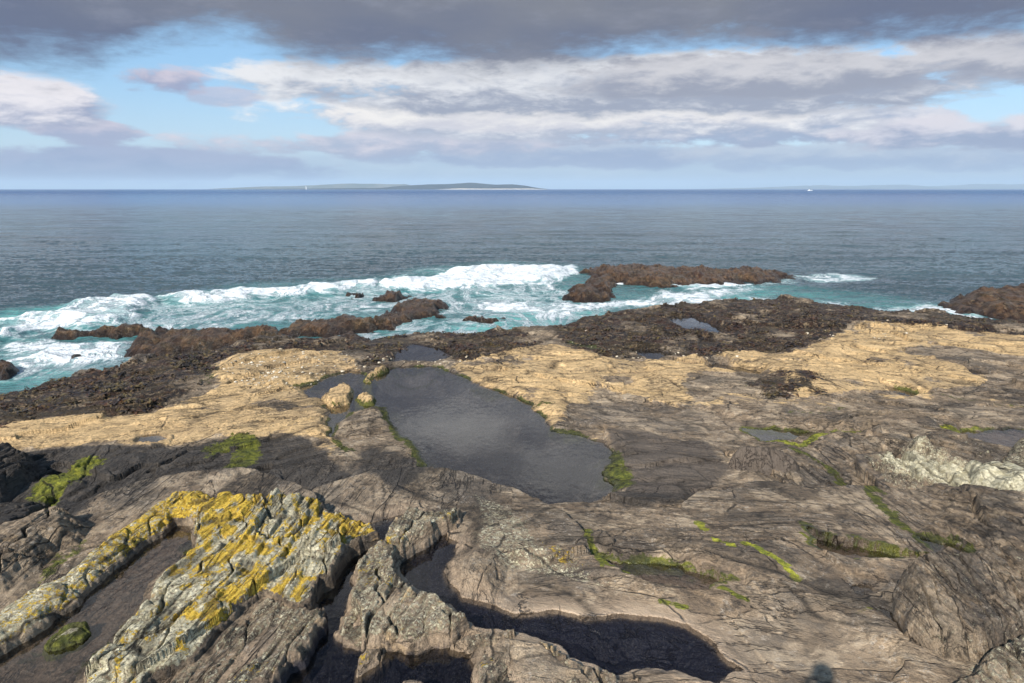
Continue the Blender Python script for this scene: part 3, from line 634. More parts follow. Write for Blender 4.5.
    A = dict(tan=tan*one, kelp=kelp*one, dark=dark*one, algae=algae*S(.25, .02, du), lime=lime*one, bed=0*one, silt=0*one, reef=float(far)*one, deep=(rim > 0)*S(.03, -.03, np.tile(h[used], 2))*.9, wet=np.maximum(wet, .5*S(.05, 0, du)), rim=rim*S(.14, .0, du)*S(.0, .05, np.tile(h[used], 2)),
             yellow=yellow*inn if yfun is None else yfun(xx, yy, du), white=white*inn*(1-wtop+wtop*S(.35, 1.0, np.tile((prof*(.7+.5*gn(x*.9, y*.5, 271+seed)+2.2*(r['lumps']+bed_)))[used], 2))), bare=bare*one, crack=np.tile(np.clip((1-S(0, .08, cr[1]))*.8*joint*prof+.8*ce*prof, 0, 1)[used], 2), across=np.tile(r['t0'][used], 2), along=np.tile(r['s0'][used], 2), across_far=np.tile(r['t100'][used], 2), along_far=np.tile(r['s100'][used], 2), far_part=np.tile(r["wf"][used], 2), calm=calm*one, shore_wet=S(.08, .0, du)*(.5 if rim == 0 else .2))
    return link_mesh(name, V, Fa, ROCK, A, label=label, category=cat, **({'group': group} if group else {}))

# lichened ridge beside the long pool
def yel_ridge(x, y, d): return (.36+.36*S(7.2, 9.8, y)+.25*gn(x*1.4, y*.9, 301))*S(0, .05, d)
outcrop('rock_ridge', 'long narrow rock ridge crusted with yellow lichen along the left of the long brown pool', None,
        [(-90,680),(0,606),(34,584),(60,574),(96,546),(128,522),(150,503),(176,494),(205,495),(222,503),(222,513),(196,517),(178,516),(140,541),(104,568),(74,596),(30,626),(0,641),(-80,700)],
        -.05, .34, .16, z=.08, tilt=(.1, .02), ledge=.35, white=.72, yfun=yel_ridge, joint=.6, warp=.05, seed=1)
def yel_slab(x, y, d): return (.30+.34*S(6.8, 9.2, y)+  .46*gn(x*2.0-y*.5, y*.95, 302)+.32*gn(x*.9, y*.6, 307)+.55*gn(x*7, y*4, 306))*S(0, .08, d)
outcrop('rock_slab', 'broad layered slab splashed with yellow lichen, between the long pool and the dark channel', None,
        [(198,512),(222,500),(262,498),(318,494),(338,506),(352,514),(372,517),(378,524),(352,538),(338,550),(332,566),(318,572),(312,590),(300,600),(262,584),(244,598),(222,618),(196,644),(168,664),(140,684),(120,720),(60,760),(78,690),(84,668),(106,646),(121,630),(144,603),(150,585),(173,567),(192,549),(192,524)],
        -.04, .32, .10, z=.10, tilt=(-.09, .03), ledge=1.2, tan=.3, white=.74, yfun=yel_slab, seed=2)
outcrop('rock_slab', 'fractured brown and yellow block below the black cleft, at the edge of the dark channel', None,
        [(304,603),(322,598),(326,612),(306,640),(300,650),(278,668),(250,684),(230,720),(140,760),(128,718),(150,690),(176,668),(204,648),(228,624),(250,604),(266,592)],
        -.10, .24, .07, z=.03, tilt=(-.16, 0), ledge=1.1, tan=.36, white=.52, yfun=lambda x, y, d: (.12+.5*gn(x*1.6, y*1.2, 303))*S(0, .1, d), rim=.6, seed=3)
outcrop('rock_outcrop', 'wedge-shaped pale outcrop with yellow lichen, standing alone between two dark pools at the bottom centre', None,
        [(404,512),(440,514),(463,511),(456,522),(432,536),(412,548),(396,562),(396,572),(414,586),(432,598),(452,610),(468,624),(448,638),(425,644),(405,646),(378,643),(352,645),(338,634),(338,612),(352,592),(352,574),(372,552),(395,528)],
        -.22, .32, .10, z=-.10, tilt=(.05, .06), ledge=.9, tan=.34, white=.56, yfun=lambda x, y, d: (.20+.5*gn(x*1.5, y*1.3, 304))*S(0, .1, d), rim=.9, seed=4)
outcrop('rock_outcrop', 'low broken pale rock shelf at the bottom edge, right of the wedge-shaped outcrop', None,
        [(446,642),(476,632),(510,632),(530,638),(558,648),(572,660),(595,668),(616,678),(650,674),(690,684),(700,720),(500,730),(476,690),(470,664),(476,652)],
        -.30, .28, .07, z=-.15, tilt=(0, -.05), ledge=.6, tan=.36, white=.45, yfun=lambda x, y, d: (.1+.4*gn(x*1.5, y*1.3, 305))*S(0, .1, d), rim=1, seed=5)
outcrop('boulder', 'small oval boulder standing in the dark channel water just below the wedge-shaped outcrop', 'small rocks standing in the pools',
        [(362,654),(376,646),(390,648),(390,660),(376,672),(362,682),(352,686),(352,672)], -.30, .26, .12, z=-.18, ledge=.3, white=.3, yellow=.3, rim=.9, cat='boulder', seed=6)
outcrop('boulder', 'rounded brown rock tip breaking the channel water at the bottom edge of the view', 'small rocks standing in the pools',
        [(404,686),(414,678),(424,680),(428,690),(420,705),(404,700)], -.30, .22, .10, z=-.22, ledge=.2, rim=.8, white=.1, cat='boulder', seed=7)
outcrop('boulder', 'small rock grown with lichen and green algae inside the long brown pool', 'small rocks standing in the pools',
        [(36,650),(52,636),(70,622),(88,618),(94,626),(80,640),(62,650),(46,656)], -.12, .30, .08, z=-.03, ledge=.5, white=.75, yellow=.15, algae=1, cat='boulder', seed=8)
outcrop('rock_islet', 'big tan islet in the left arm of the main pool', 'tan islets in the main pool',
        [(319,397),(333,387),(342,382),(353,387),(352,394),(349,401),(335,404),(324,401)], -1.2, .62, .14, z=-1.0, tan=1, ledge=.3, warp=.1, algae=.4, wet=.2, seed=9)
outcrop('rock_islet', 'small tan islet ringed by green weed in the main pool', 'tan islets in the main pool',
        [(354,402),(358,396),(364,392),(371,393),(379,402),(374,407),(360,406)], -1.2, .55, .3, z=-1.12, tan=.6, ledge=.2, warp=.08, algae=1.2, lime=.15, seed=10)
outcrop('rock_islet', 'flat tan spit at the seaward end of the main pool', 'tan islets in the main pool',
        [(362,381),(366,375),(378,369),(390,369),(386,373),(374,377),(370,383)], -1.2, .5, .2, z=-1.08, tan=1, ledge=.2, warp=.08, algae=.8, lime=.15, seed=11)
outcrop('rock_islet', 'flat brown islet edged with bright green algae at the near end of the main pool', None,
        [(460,500),(470,495),(486,494),(498,498),(494,504),(480,510),(466,508)], -1.2, .42, .15, z=-1.05, dark=.25, ledge=.2, algae=1.3, lime=.4, seed=12)
outcrop('rock_outcrop', 'jagged ridge capped with pale green lichen above a dark sloping face at the right', None,
        [(862,446),(880,444),(906,438),(915,434),(928,442),(948,452),(970,462),(996,474),(1030,486),(1090,510),(1090,560),(1016,530),(985,508),(960,490),(930,482),(902,480),(886,474),(872,458)],
        None, 1.1, .5, tilt=(-.02, .0), ledge=.9, wtop=.5, white=.92, ribs=[(RIBS[0], .62, .42), (RIBS[1], .50, .38), (RIBS[2], .5, .4)], pits=True, rough=6, seed=13)
outcrop('rock_outcrop', 'cluster of blocky lichen-spotted rocks at the right edge behind the jagged ridge', None,
        [(985,478),(996,466),(1008,450),(1020,440),(1060,425),(1120,440),(1120,500),(1060,500),(1020,492)], None, .8, .25, ledge=2.2, white=.55, rough=1.4, seed=14)
outcrop('boulder', 'small angular lichened boulder lying in front of the grey flat pool at the right', 'loose boulders on the shelf',
        [(973,452),(980,448),(990,448),(996,454),(990,460),(978,460)], None, .5, .14, ledge=.8, white=.8, cat='boulder', seed=15)
outcrop('rock_outcrop', 'dark wedge-shaped block with a lichened top edge in the lower right', None,
        [(893,584),(912,575),(950,572),(1000,572),(1060,575),(1110,600),(1110,640),(1040,640),(985,655),(950,650),(925,640),(905,620),(896,604)],
        None, .85, .22, tilt=(.0, .55), ledge=.5, dark=.15, white=.32, yfun=lambda x, y, d: .50*S(.40, .05, d)*S(8.0, 8.6, y), seed=16)
outcrop('rock_slab', 'pale brown slab in the bottom right corner beyond a black shadow line', None,
        [(945,690),(975,668),(1024,640),(1090,620),(1180,660),(1180,760),(900,760)], None, .55, .14, ledge=.4, white=.5, yellow=.12, tan=.2, seed=17)
outcrop('boulder', 'long oval smooth brown boulder lying on the shelf right of the main pool', 'loose boulders on the shelf',
        [(727,452),(731,444),(745,440),(768,445),(788,456),(800,468),(798,476),(780,472),(758,466),(738,460)], None, 1.25, .38, ledge=.15, rough=.12, dark=1, calm=1, joint=.3, cat='boulder', seed=18)
outcrop('boulder', 'rounded grey boulder beside the narrow green pool right of centre', 'loose boulders on the shelf',
        [(862,434),(868,424),(878,420),(890,422),(893,430),(886,438),(870,441)], None, .95, .25, ledge=.1, rough=.15, calm=1, joint=.2, cat='boulder', seed=19)
outcrop('rock_outcrop', 'lumpy brown outcrop at the left edge behind the lichened ridge', None,
        [(-80,560),(-20,532),(20,524),(60,512),(84,512),(92,524),(82,540),(60,548),(40,566),(10,586),(-40,600),(-100,600)], None, .65, .45, ledge=.35, joint=1.2, white=.12, tan=.25, yellow=.05, seed=20)
outcrop('rock_outcrop', 'dark jagged block of rock at the far left edge of the shelf', None,
        [(-120,520),(-60,480),(0,450),(20,452),(44,464),(30,480),(0,500),(-50,530)], None, .8, .3, ledge=1.8, dark=1, rough=1.4, seed=21)

# rocks standing in the sea
SR = dict(cat='sea rock', z=SEA, kelp=1, wet=.9, warp=.85, warpf=.55, ledge=.9, bare=.7, algae=.0, far=True, bfreq=.35, bury=.9)
def searock(label, pts, h, ew, seed, **k):
    a = dict(SR); a.update(k); outcrop('sea_rock', label, 'weed-covered rocks off the shore', pts, SEA-.25, h, ew, seed=seed, **a)
searock('long ragged sea rock farthest out, white surf along its near side', [(558,296),(572,290),(588,284),(590,276),(572,270),(560,268),(592,265),(630,264),(680,266),(720,268),(760,268),(794,267),(797,277),(770,282),(735,284),(700,286),(680,290),(655,289),(640,288),(618,284),(612,297),(590,300)], 1.45, 2.6, 31, bare=.75, rough=1.4)
searock('ragged low rock in the surf before the left end of the long far rock', [(554,299),(566,292),(580,285),(596,274),(622,272),(630,280),(618,290),(612,301),(590,304),(570,302)], .95, 1.4, 45, bare=.7, rough=1.3)
searock('brown reef awash between the shelf and the broken reef in mid foam', [(300,344),(315,337),(345,334),(375,336),(392,341),(370,346),(330,348)], .52, .9, 46)
searock('brown weed-covered headland rock at the right edge beyond the tan shelf', [(933,300),(950,290),(980,285),(1024,284),(1100,284),(1250,295),(1250,322),(1100,328),(1024,324),(985,318),(960,312)], 1.7, 2.6, 32)
searock('large brown hump of rock between the left surf and the shelf', [(125,352),(128,338),(122,334),(150,326),(190,330),(230,328),(262,330),(290,320),(298,328),(310,342),(290,347),(240,350),(200,356),(160,364),(135,362)], 1.25, 1.5, 33)
searock('low reddish tongue of rock running out left of the large hump into foam', [(38,342),(60,334),(90,330),(120,328),(150,326),(180,330),(140,336),(128,342),(100,338),(70,342)], .75, .9, 34)
searock('flat brown reef right of the large hump, awash at its edges', [(272,338),(290,328),(330,320),(368,318),(380,328),(360,335),(320,341)], .7, 1.0, 35)
searock('broken reef in the middle of the foam above the main pool', [(366,328),(380,318),(388,307),(415,302),(445,301),(456,308),(446,317),(420,324),(400,331)], .72, 1.0, 36)
searock('small dark rock above the broken reef, foam all round', [(366,298),(378,294),(400,294),(408,298),(390,302),(375,302)], .55, .8, 37)
searock('tiny low rock left of the small dark rock in the surf', [(342,300),(348,292),(356,292),(360,299)], .6, .6, 38)
searock('thin low rock awash in the surf line at the upper left', [(192,302),(205,298),(225,297),(240,298),(225,302)], .5, .6, 39)
searock('second thin rock in the upper left surf line, farther right', [(232,299),(245,296),(262,297),(250,300)], .46, .6, 40)
searock('small dark rock swamped by foam left of the large hump', [(70,359),(78,353),(88,352),(90,359),(80,362)], .55, .5, 41)
searock('low rock awash at the far left edge of the surf', [(-40,372),(-10,362),(12,362),(14,370),(-10,380)], .5, .6, 42)
searock('long low ledge in the foam channel behind the left shore', [(104,368),(120,364),(150,365),(160,368),(130,371)], .45, .4, 43)
searock('slim reef awash beside the turquoise water in the centre', [(452,324),(470,318),(505,318),(520,322),(490,325)], .38, .6, 44)

# ------------------------------------------------------------------ water in the pools
def pool_water():
    m, n, o = new_mat('pool_water')
    P = n.node('ShaderNodeNewGeometry').outputs['Position']
    h = n.m('ADD', n.m('MULTIPLY', n.noise(n.mapping(P, (1.4, 1, 1)), 5, 3, .5), .03), n.m('MULTIPLY', n.noise(P, 17, 3, .55), .003))
    rip = n.ss(n.noise(P, .35, 3, .5), .35, .65, .25, 1)
    bp = n.node('ShaderNodeBump'); bp.inputs['Strength'].default_value = .22; bp.inputs['Distance'].default_value = 1.0
    n.link(n.m('MULTIPLY', h, rip), bp.inputs['Height'])
    dt_ = n.node('ShaderNodeVectorMath', operation='DOT_PRODUCT'); gi = n.node('ShaderNodeNewGeometry')
    n.link(gi.outputs['Incoming'], dt_.inputs[0]); n.link(bp.outputs[0], dt_.inputs[1])
    fres = n.m('ADD', .022, n.m('MULTIPLY', .978, n.m('POWER', n.m('SUBTRACT', 1.0, n.m('MINIMUM', n.m('ABSOLUTE', dt_.outputs['Value']), 1.0)), 4.6)))
    tr = n.node('ShaderNodeBsdfTransparent'); tr.inputs[0].default_value = (.60, .59, .57, 1)
    gl = n.node('ShaderNodeBsdfGlossy'); gl.inputs['Roughness'].default_value = .02; n.link(bp.outputs[0], gl.inputs['Normal'])
    gl.inputs['Color'].default_value = (1, 1, 1, 1)
    mx = n.node('ShaderNodeMixShader'); n.link(fres, mx.inputs[0]); n.link(tr.outputs[0], mx.inputs[1]); n.link(gl.outputs[0], mx.inputs[2])
    n.link(mx.outputs[0], o.inputs[0]); return m
PW = pool_water()
def grow(P, g):
    a = .5*np.sum(P[:, 0]*np.roll(P[:, 1], -1)-np.roll(P[:, 0], -1)*P[:, 1]); s = 1 if a > 0 else -1
    e1 = P-np.roll(P, 1, 0); e2 = np.roll(P, -1, 0)-P
    n1 = np.stack([e1[:, 1], -e1[:, 0]], 1)/(np.hypot(*e1.T)[:, None]+1e-9); n2 = np.stack([e2[:, 1], -e2[:, 0]], 1)/(np.hypot(*e2.T)[:, None]+1e-9)
    nn = n1+n2; nn /= np.hypot(*nn.T)[:, None]+1e-9; return P+s*g*nn, s
for name, P, lev, area in poolinfo:
    # a fine flat sheet: grid cells whose centre lies inside the grown outline
    x0, y0 = P.min(0)-.3; x1, y1 = P.max(0)+.3; c = max(.06, (x1-x0)/160)
    gx, gy = np.meshgrid(np.arange(x0, x1+c, c), np.arange(y0, y1+c, c)); ny, nx = gx.shape
    d = sdf(P, gx.ravel(), gy.ravel(), 2.0); g = .16
    K = (d > -g).reshape(ny, nx); fk = K[:-1, :-1] & K[:-1, 1:] & K[1:, 1:] & K[1:, :-1]
    Fg = grid_faces(ny, nx)[fk.ravel()]; used = np.unique(Fg); mp = -np.ones(nx*ny, np.int64); mp[used] = np.arange(len(used))
    link_mesh('tide_pool_water', np.stack([gx.ravel()[used], gy.ravel()[used], np.full(len(used), lev)], 1), mp[Fg], PW, kind='structure')

# ------------------------------------------------------------------ sea
def sea_material():
    m, n, o = new_mat('sea_water')
    P = n.node('ShaderNodeNewGeometry').outputs['Position']; px_, py_, pz_ = n.sep(P)
    big = n.noise(n.mapping(P, (.0022, .0009, 1)), 1.0, 4, .55, .5)
    patch = n.noise(n.mapping(P, (.018, .045, 1)), 1.0, 5, .6, .6)
    fine = n.noise(n.mapping(P, (.5, 1.1, 1), (0, 0, R(12))), 1.0, 5, .65, .3)
    deep = n.mix(n.ss(n.m('ADD', py_, n.m('MULTIPLY', n.m('SUBTRACT', big, .5), 200)), 200, 430), n.mix(n.ss(patch, .35, .65), (.017, .043, .054), (.029, .065, .078)), n.mix(n.ss(big, .4, .6), (.002, .060, .19), (.006, .08, .21)))  # blue far band: reflection of the higher sky put into the base colour
    teal = n.mix(n.ss(fine, .3, .7), (.035, .15, .155), (.11, .31, .29))
    col = n.mix(n.attr('shoal'), deep, teal)
    f1 = n.noise(n.mapping(P, (.42, .24, 1), (0, 0, R(30))), 1.0, 8, .70, 1.2)
    f2 = n.m('ABSOLUTE', n.m('SUBTRACT', n.noise(n.mapping(P, (.30, .17, 1), (0, 0, R(-35)), (3, 8, 0)), 1.0, 7, .66, 1.4), .5))
    f3 = n.noise(P, 2.6, 5, .7, .8)
    lace = n.m('ADD', n.m('MULTIPLY', n.ss(f2, .10, .0), .5), n.m('MULTIPLY', f1, .75))
    fv = n.m('ADD', n.m('MULTIPLY', n.attr('foam'), .98), n.m('ADD', lace, n.m('MULTIPLY', n.m('SUBTRACT', f3, .5), .5)))
    foam = n.m('MULTIPLY', n.ss(fv, .90, 1.38), n.ss(n.attr('foam'), .02, .15))
    milky = n.m('MULTIPLY', n.ss(fv, .55, 1.05), n.ss(n.attr('foam'), .0, .25)); col = n.mix(n.m('MULTIPLY', milky, .8), col, n.mix(n.ss(patch, .4, .6), (.20, .36, .36), (.30, .36, .38)))
    cap = n.m('MULTIPLY', n.m('MULTIPLY', n.ss(n.noise(n.mapping(P, (.05, .35, 1), (0, 0, R(10))), 1.0, 6, .8), .715, .75), n.ss(py_, 60, 110)), n.ss(py_, 900, 300))
    foam = n.m('MAXIMUM', foam, n.m('MULTIPLY', cap, .35))
    col = n.mix(foam, col, n.mix(n.ss(f3, .3, .7), (.52, .56, .58), (.74, .75, .75)))
    b = n.node('ShaderNodeBsdfPrincipled'); n.link(col, b.inputs['Base Color'])
    n.link(n.m('ADD', n.ss(py_, 40, 1500, .10, .30), n.m('MULTIPLY', foam, .5)), b.inputs['Roughness'])
    b.inputs['IOR'].default_value = 1.33; n.link(n.m('SUBTRACT', n.ss(py_, 60, 330, .46, .20), n.m('MULTIPLY', foam, .15)), b.inputs['Specular IOR Level'])
    w1 = n.noise(n.mapping(P, (.16, .22, 1), (0, 0, R(9))), 1.0, 4, .6, .3); w2 = n.noise(n.mapping(P, (.9, 1.9, 1), (0, 0, R(-14))), 1.0, 4, .65, .3); w3 = n.noise(P, 4.5, 3, .6)
    h = n.m('ADD', n.m('MULTIPLY', w1, 1.0), n.m('ADD', n.m('MULTIPLY', w2, .30), n.m('MULTIPLY', w3, .04)))
    h = n.m('ADD', h, n.m('ADD', n.m('MULTIPLY', foam, .14), n.m('MULTIPLY', n.m('MULTIPLY', f3, foam), .35)))
    bp = n.node('ShaderNodeBump'); bp.inputs['Strength'].default_value = .55; bp.inputs['Distance'].default_value = 1.0
    n.link(h, bp.inputs['Height']); n.link(bp.outputs[0], b.inputs['Normal'])
    n.link(b.outputs[0], o.inputs[0]); return m
nr, nc = 900, 1300
qi = np.linspace(0, 1, nr); ya, yb = 17.0, 15000.0
pw = .75; ys = (ya**-pw+(yb**-pw-ya**-pw)*qi)**(-1/pw)
yy, tt = np.meshgrid(ys, np.tan(np.linspace(R(-52), R(52), nc)), indexing='ij')
sx_ = (yy*tt).ravel(); sy_ = yy.ravel()
fade = S(400, 60, sy_)
swell = .16*gn(sx_*.045+.2*gn(sx_*.02, sy_*.02, 400), sy_*.16, 401)+.09*gn(sx_*.16, sy_*.45, 402)
chop = .06*ridged(sx_*.5, sy_*1.1, 3, 403)
csd = sdf(LAND, sx_, sy_, 60.0)
sz_ = SEA+(swell+chop*S(160, 40, sy_))*fade*S(0, -4, csd)
def zone(pts, soft): return S(-soft, soft, sdf(poly(pts, SEA), sx_+1.5*fbm(sx_*.12, sy_*.12, 4, 411), sy_+2.0*fbm(sx_*.12, sy_*.12, 4, 413), 12.0))
FO = [
 ([(-300,345),(-60,330),(0,324),(60,308),(130,299),(200,297),(262,295),(330,285),(370,277),(430,270),(500,267),(556,268),(566,292),(600,300),(660,290),(700,287),(760,283),(790,279),(800,283),(740,292),(700,303),(640,312),(560,324),(520,333),(430,338),(360,342),(340,332),(372,318),(330,318),(300,330),(290,318),(230,325),(190,329),(120,326),(60,335),(30,345),(128,340),(128,360),(190,362),(110,372),(30,382),(-40,384),(-300,400)], .25, 1.0),
 ([(380,286),(440,276),(500,270),(552,270),(560,282),(520,288),(460,290),(400,292)], 1.0, .8), ([(0,325),(60,310),(130,301),(150,306),(120,320),(60,330),(0,345)], .8, .8),
 ([(150,302),(210,298),(330,287),(380,282),(380,290),(300,296),(200,306)], .8, .7), ([(60,340),(128,342),(128,362),(60,372),(0,372),(0,350)], .72, .9), ([(135,366),(190,358),(215,357),(190,364),(150,369)], .9, .3),
 ([(470,300),(540,296),(600,302),(650,292),(720,290),(700,300),(640,305),(560,318),(500,314)], .72, .9), ([(610,286),(640,290),(700,288),(760,284),(700,282),(640,286)], .95, .4), ([(548,268),(566,266),(570,272),(556,292),(545,280)], .95, .5),
 ([(796,277),(840,274),(880,276),(860,279),(810,280)], .55, 1.2), ([(700,296),(760,298),(830,302),(900,306),(960,306),(975,316),(920,318),(860,314),(790,306),(720,306)], .42, .8), ([(845,308),(900,306),(962,310),(950,318),(880,316)], .62, .6),
 ([(930,303),(945,312),(975,320),(968,322),(935,312)], .8, .3), ([(340,340),(400,335),(430,343),(400,346)], .45, .5), ([(430,330),(520,328),(560,322),(540,332),(450,337)], .35, .5),
]
crest = zone(FO[1][0], .8)*0+np.maximum(zone(FO[1][0], .7), np.maximum(zone(FO[3][0], .7), zone(FO[2][0], .7)))
foam = np.zeros(sx_.shape, np.float32)
for pts, st, soft in FO: foam = np.maximum(foam, st*zone(pts, soft))
# surf bound to the rocks themselves
foam *= .90
SH = [([(-300,345),(0,318),(200,292),(330,282),(430,268),(500,262),(560,266),(640,290),(760,284),(900,296),(960,306),(980,322),(860,320),(700,316),(560,334),(420,345),(330,348),(100,372),(-300,420)], .42, 3),
      ([(420,330),(470,318),(560,312),(640,306),(640,314),(560,326),(520,335),(440,339)], 1.0, 1), ([(-60,325),(0,314),(60,310),(60,318),(0,328)], .85, .8), ([(-60,385),(60,374),(120,370),(60,388),(0,400),(-60,410)], .8, .8),
      ([(380,290),(440,286),(460,292),(400,296)], .7, .8), ([(660,292),(760,290),(800,296),(700,304)], .7, .8)]
shoal = np.zeros(sx_.shape, np.float32)
for pts, st, soft in SH: shoal = np.maximum(shoal, st*zone(pts, soft))
sz_ += crest*(.12+.20*ridged(sx_*.16, sy_*.20, 4, 431))*S(-1, -5, csd)
sz_ += foam*(.10+.10*fbm(sx_*.8, sy_*.9, 4, 421))*S(.2, 1, foam)
link_mesh('sea', np.stack([sx_, sy_, sz_], 1), grid_faces(nr, nc), sea_material(), dict(foam=foam, shoal=shoal), kind='structure')

# ------------------------------------------------------------------ far land, boat, air
def simple(name, c, rough=.8):
    m, n, o = new_mat(name); b = n.node('ShaderNodeBsdfPrincipled'); b.inputs['Roughness'].default_value = rough
    P = n.node('ShaderNodeNewGeometry').outputs['Position']
    b.inputs['Base Color'].default_value = (*c, 1); n.link(b.outputs[0], o.inputs[0]); return m
def land_mat(name, a, b_, sc):
    m, n, o = new_mat(name); b = n.node('ShaderNodeBsdfPrincipled'); b.inputs['Roughness'].default_value = .95; b.inputs['Specular IOR Level'].default_value = .1
    P = n.node('ShaderNodeNewGeometry').outputs['Position']
    n.link(n.mix(n.ss(n.noise(P, sc, 6, .65), .42, .58), a, b_), b.inputs['Base Color']); n.link(b.outputs[0], o.inputs[0]); return m
def massif(name, xs, prof, yc, depth, mat, seed, rough=.1, **props):
    """rounded low land: crest heights prof over xs, falling away to both shores"""
    nx, ny = 260, 60; u = np.linspace(0, 1, nx); v = np.linspace(-1, 1, ny)
    V_, U_ = np.meshgrid(v, u, indexing='ij'); xx = (xs[0]+(xs[-1]-xs[0])*U_)
    cr = np.interp(xx, xs, prof); hh = cr*np.clip(1-np.abs(V_)**1.7, 0, 1)
    yv = yc+V_*depth; hh = hh*(1+rough*fbm(xx/900, yv/500, 5, seed))+(-8)*(np.abs(V_) > .97)
    hh += SEA
    return link_mesh(name, np.stack([xx.ravel(), yv.ravel(), hh.ravel()], 1), grid_faces(ny, nx), mat, **props)
DI = 9000.0
def fx(px, D): return (px-CX)/FPX*D/math.cos(PITCH)*1.0
def fh(npx, D): return npx*D/FPX/math.cos(PITCH)*.95
isl = [(225, 0), (250, .4), (290, 1.2), (320, 1.9), (360, 2.6), (385, 3.0), (400, 3.2), (430, 5.0), (455, 5.6), (470, 6.6), (480, 6.0), (495, 4.8), (512, 5.0), (525, 3.8), (537, 1.6), (550, 0)]
massif('island', [fx(a, DI) for a, b in isl], [fh(b, DI)*.55 if a < 400 else fh(b, DI) for a, b in isl], DI+300, 420, land_mat('island_ground', (.008, .012, .016), (.02, .025, .026), .004), 501, kind='structure')
massif('island_shore', [fx(a, DI) for a in (440, 462, 490, 530, 548)], [fh(v, DI) for v in (0, 1.1, .8, .9, 0)], DI-160, 60, land_mat('pale_shingle', (.55, .5, .42), (.4, .36, .3), .02), 502, kind='structure')
DM = 13500.0
isl2 = [(225, 0), (236, 1.0), (262, 2.2), (300, 3.2), (340, 4.8), (380, 5.6), (410, 5.2), (430, 0)]
massif('far_island', [fx(a, DM) for a, b in isl2], [fh(b, DM) for a, b in isl2], DM, 500, land_mat('far_ground', (.07, .08, .05), (.14, .13, .09), .003), 503, kind='structure')
DF = 21000.0
mt = [(690, 0), (740, 1.2), (770, 2.4), (800, 3.6), (840, 3), (880, 4.2), (905, 1.5), (925, 3), (960, 5), (985, 3.5), (1010, 5.5), (1060, 4), (1120, 3), (1200, 0)]
massif('mountains', [fx(a, DF) for a, b in mt], [fh(b, DF) for a, b in mt], DF, 2500, land_mat('far_mountain', (.06, .07, .06), (.12, .12, .10), .0008), 504, .2, kind='structure')
# lighthouse on the island
import bmesh
def bm_obj(name, bm, mat, parent=None, loc=(0, 0, 0)):
    me = bpy.data.meshes.new(name); bm.to_mesh(me); bm.free(); me.materials.append(mat)
    o = bpy.data.objects.new(name, me); C.objects.link(o); o.location = loc
    if parent: o.parent = parent
    return o
def cone(r1, r2, h, z0, seg=24, x=0, y=0):
    bm = bmesh.new(); r = bmesh.ops.create_cone(bm, cap_ends=True, segments=seg, radius1=r1, radius2=r2, depth=h)
    bmesh.ops.translate(bm, verts=bm.verts, vec=(x, y, z0+h/2)); return bm
def empty(name, loc, **props):
    o = bpy.data.objects.new(name, None); C.objects.link(o); o.location = loc
    for a, v in props.items(): o[a] = v
    return o
WHITE = simple('white_paint', (.8, .8, .78), .5); DGLASS = simple('dark_glass', (.03, .035, .04), .1); GREYM = simple('grey_paint', (.3, .32, .34), .5); BLUEM = simple('blue_hull_paint', (.05, .12, .28), .4)
lh = empty('lighthouse', (fx(316, 8900), 8900, SEA), label='tiny white lighthouse tower on the low left part of the far island', category='lighthouse')
bm_obj('tower', cone(6.5, 4.2, 44, 0), WHITE, lh); bm_obj('gallery', cone(6.2, 6.2, 1.4, 44), GREYM, lh)
bm_obj('lantern', cone(3.2, 3.2, 5, 45.4), DGLASS, lh); bm_obj('roof', cone(3.8, .3, 3.4, 50.4), GREYM, lh)
# fishing boat far out
def hull_bm(L_, B, D_):
    bm = bmesh.new(); rows = []
    for i in range(13):
        u = i/12; w_ = B/2*(1-max(0, (u-.55)/.45)**2.2)*(.86+.14*min(1, u*5)); sheer = D_*(1+.45*max(0, u-.4)**2/.36)
        x = -L_/2+L_*u+(.9 if i == 12 else 0)
        rows.append([bm.verts.new(p) for p in ((x-.6*(i == 12), 0, -.6), (x, w_*.65, -.3), (x, w_, sheer*.55), (x, w_*1.04, sheer), (x, -w_*1.04, sheer), (x, -w_, sheer*.55), (x, -w_*.65, -.3))])
    for a, b in zip(rows[:-1], rows[1:]):
        for k in range(7): bm.faces.new((a[k], a[(k+1) % 7], b[(k+1) % 7], b[k]))
    bm.faces.new(rows[0]); bm.faces.new(rows[-1][::-1])
    bmesh.ops.remove_doubles(bm, verts=bm.verts, dist=.001); bmesh.ops.recalc_face_normals(bm, faces=bm.faces); return bm
def box_bm(sx, sy, sz, x, y, z, bev=.08):
    bm = bmesh.new(); bmesh.ops.create_cube(bm, size=1); bmesh.ops.scale(bm, verts=bm.verts, vec=(sx, sy, sz))
    bmesh.ops.bevel(bm, geom=bm.edges[:], offset=bev, segments=2, affect='EDGES'); bmesh.ops.translate(bm, verts=bm.verts, vec=(x, y, z+sz/2)); return bm
DB = 2500.0
bt = empty('fishing_boat', (fx(796, DB), DB, SEA), label='small white fishing boat far out just below the horizon', category='boat')
bt.rotation_euler.z = R(8)
bm_obj('hull', hull_bm(17, 5.2, 2.2), WHITE, bt)
cb = bm_obj('wheelhouse', box_bm(4.6, 3.6, 3.2, -3.4, 0, 2.1), WHITE, bt)
bm_obj('window', box_bm(4.7, 3.7, .8, -3.4, 0, 4.1, .04), DGLASS, cb)
bm_obj('mast', cone(.14, .08, 8, 2.0, 10, x=.4), GREYM, bt); bm_obj('boom', box_bm(5.5, .16, .16, 2.8, 0, 4.0, .03), GREYM, bt)
bm_obj('rail', box_bm(6, 4.2, .12, 3.8, 0, 3.2, .03), GREYM, bt)
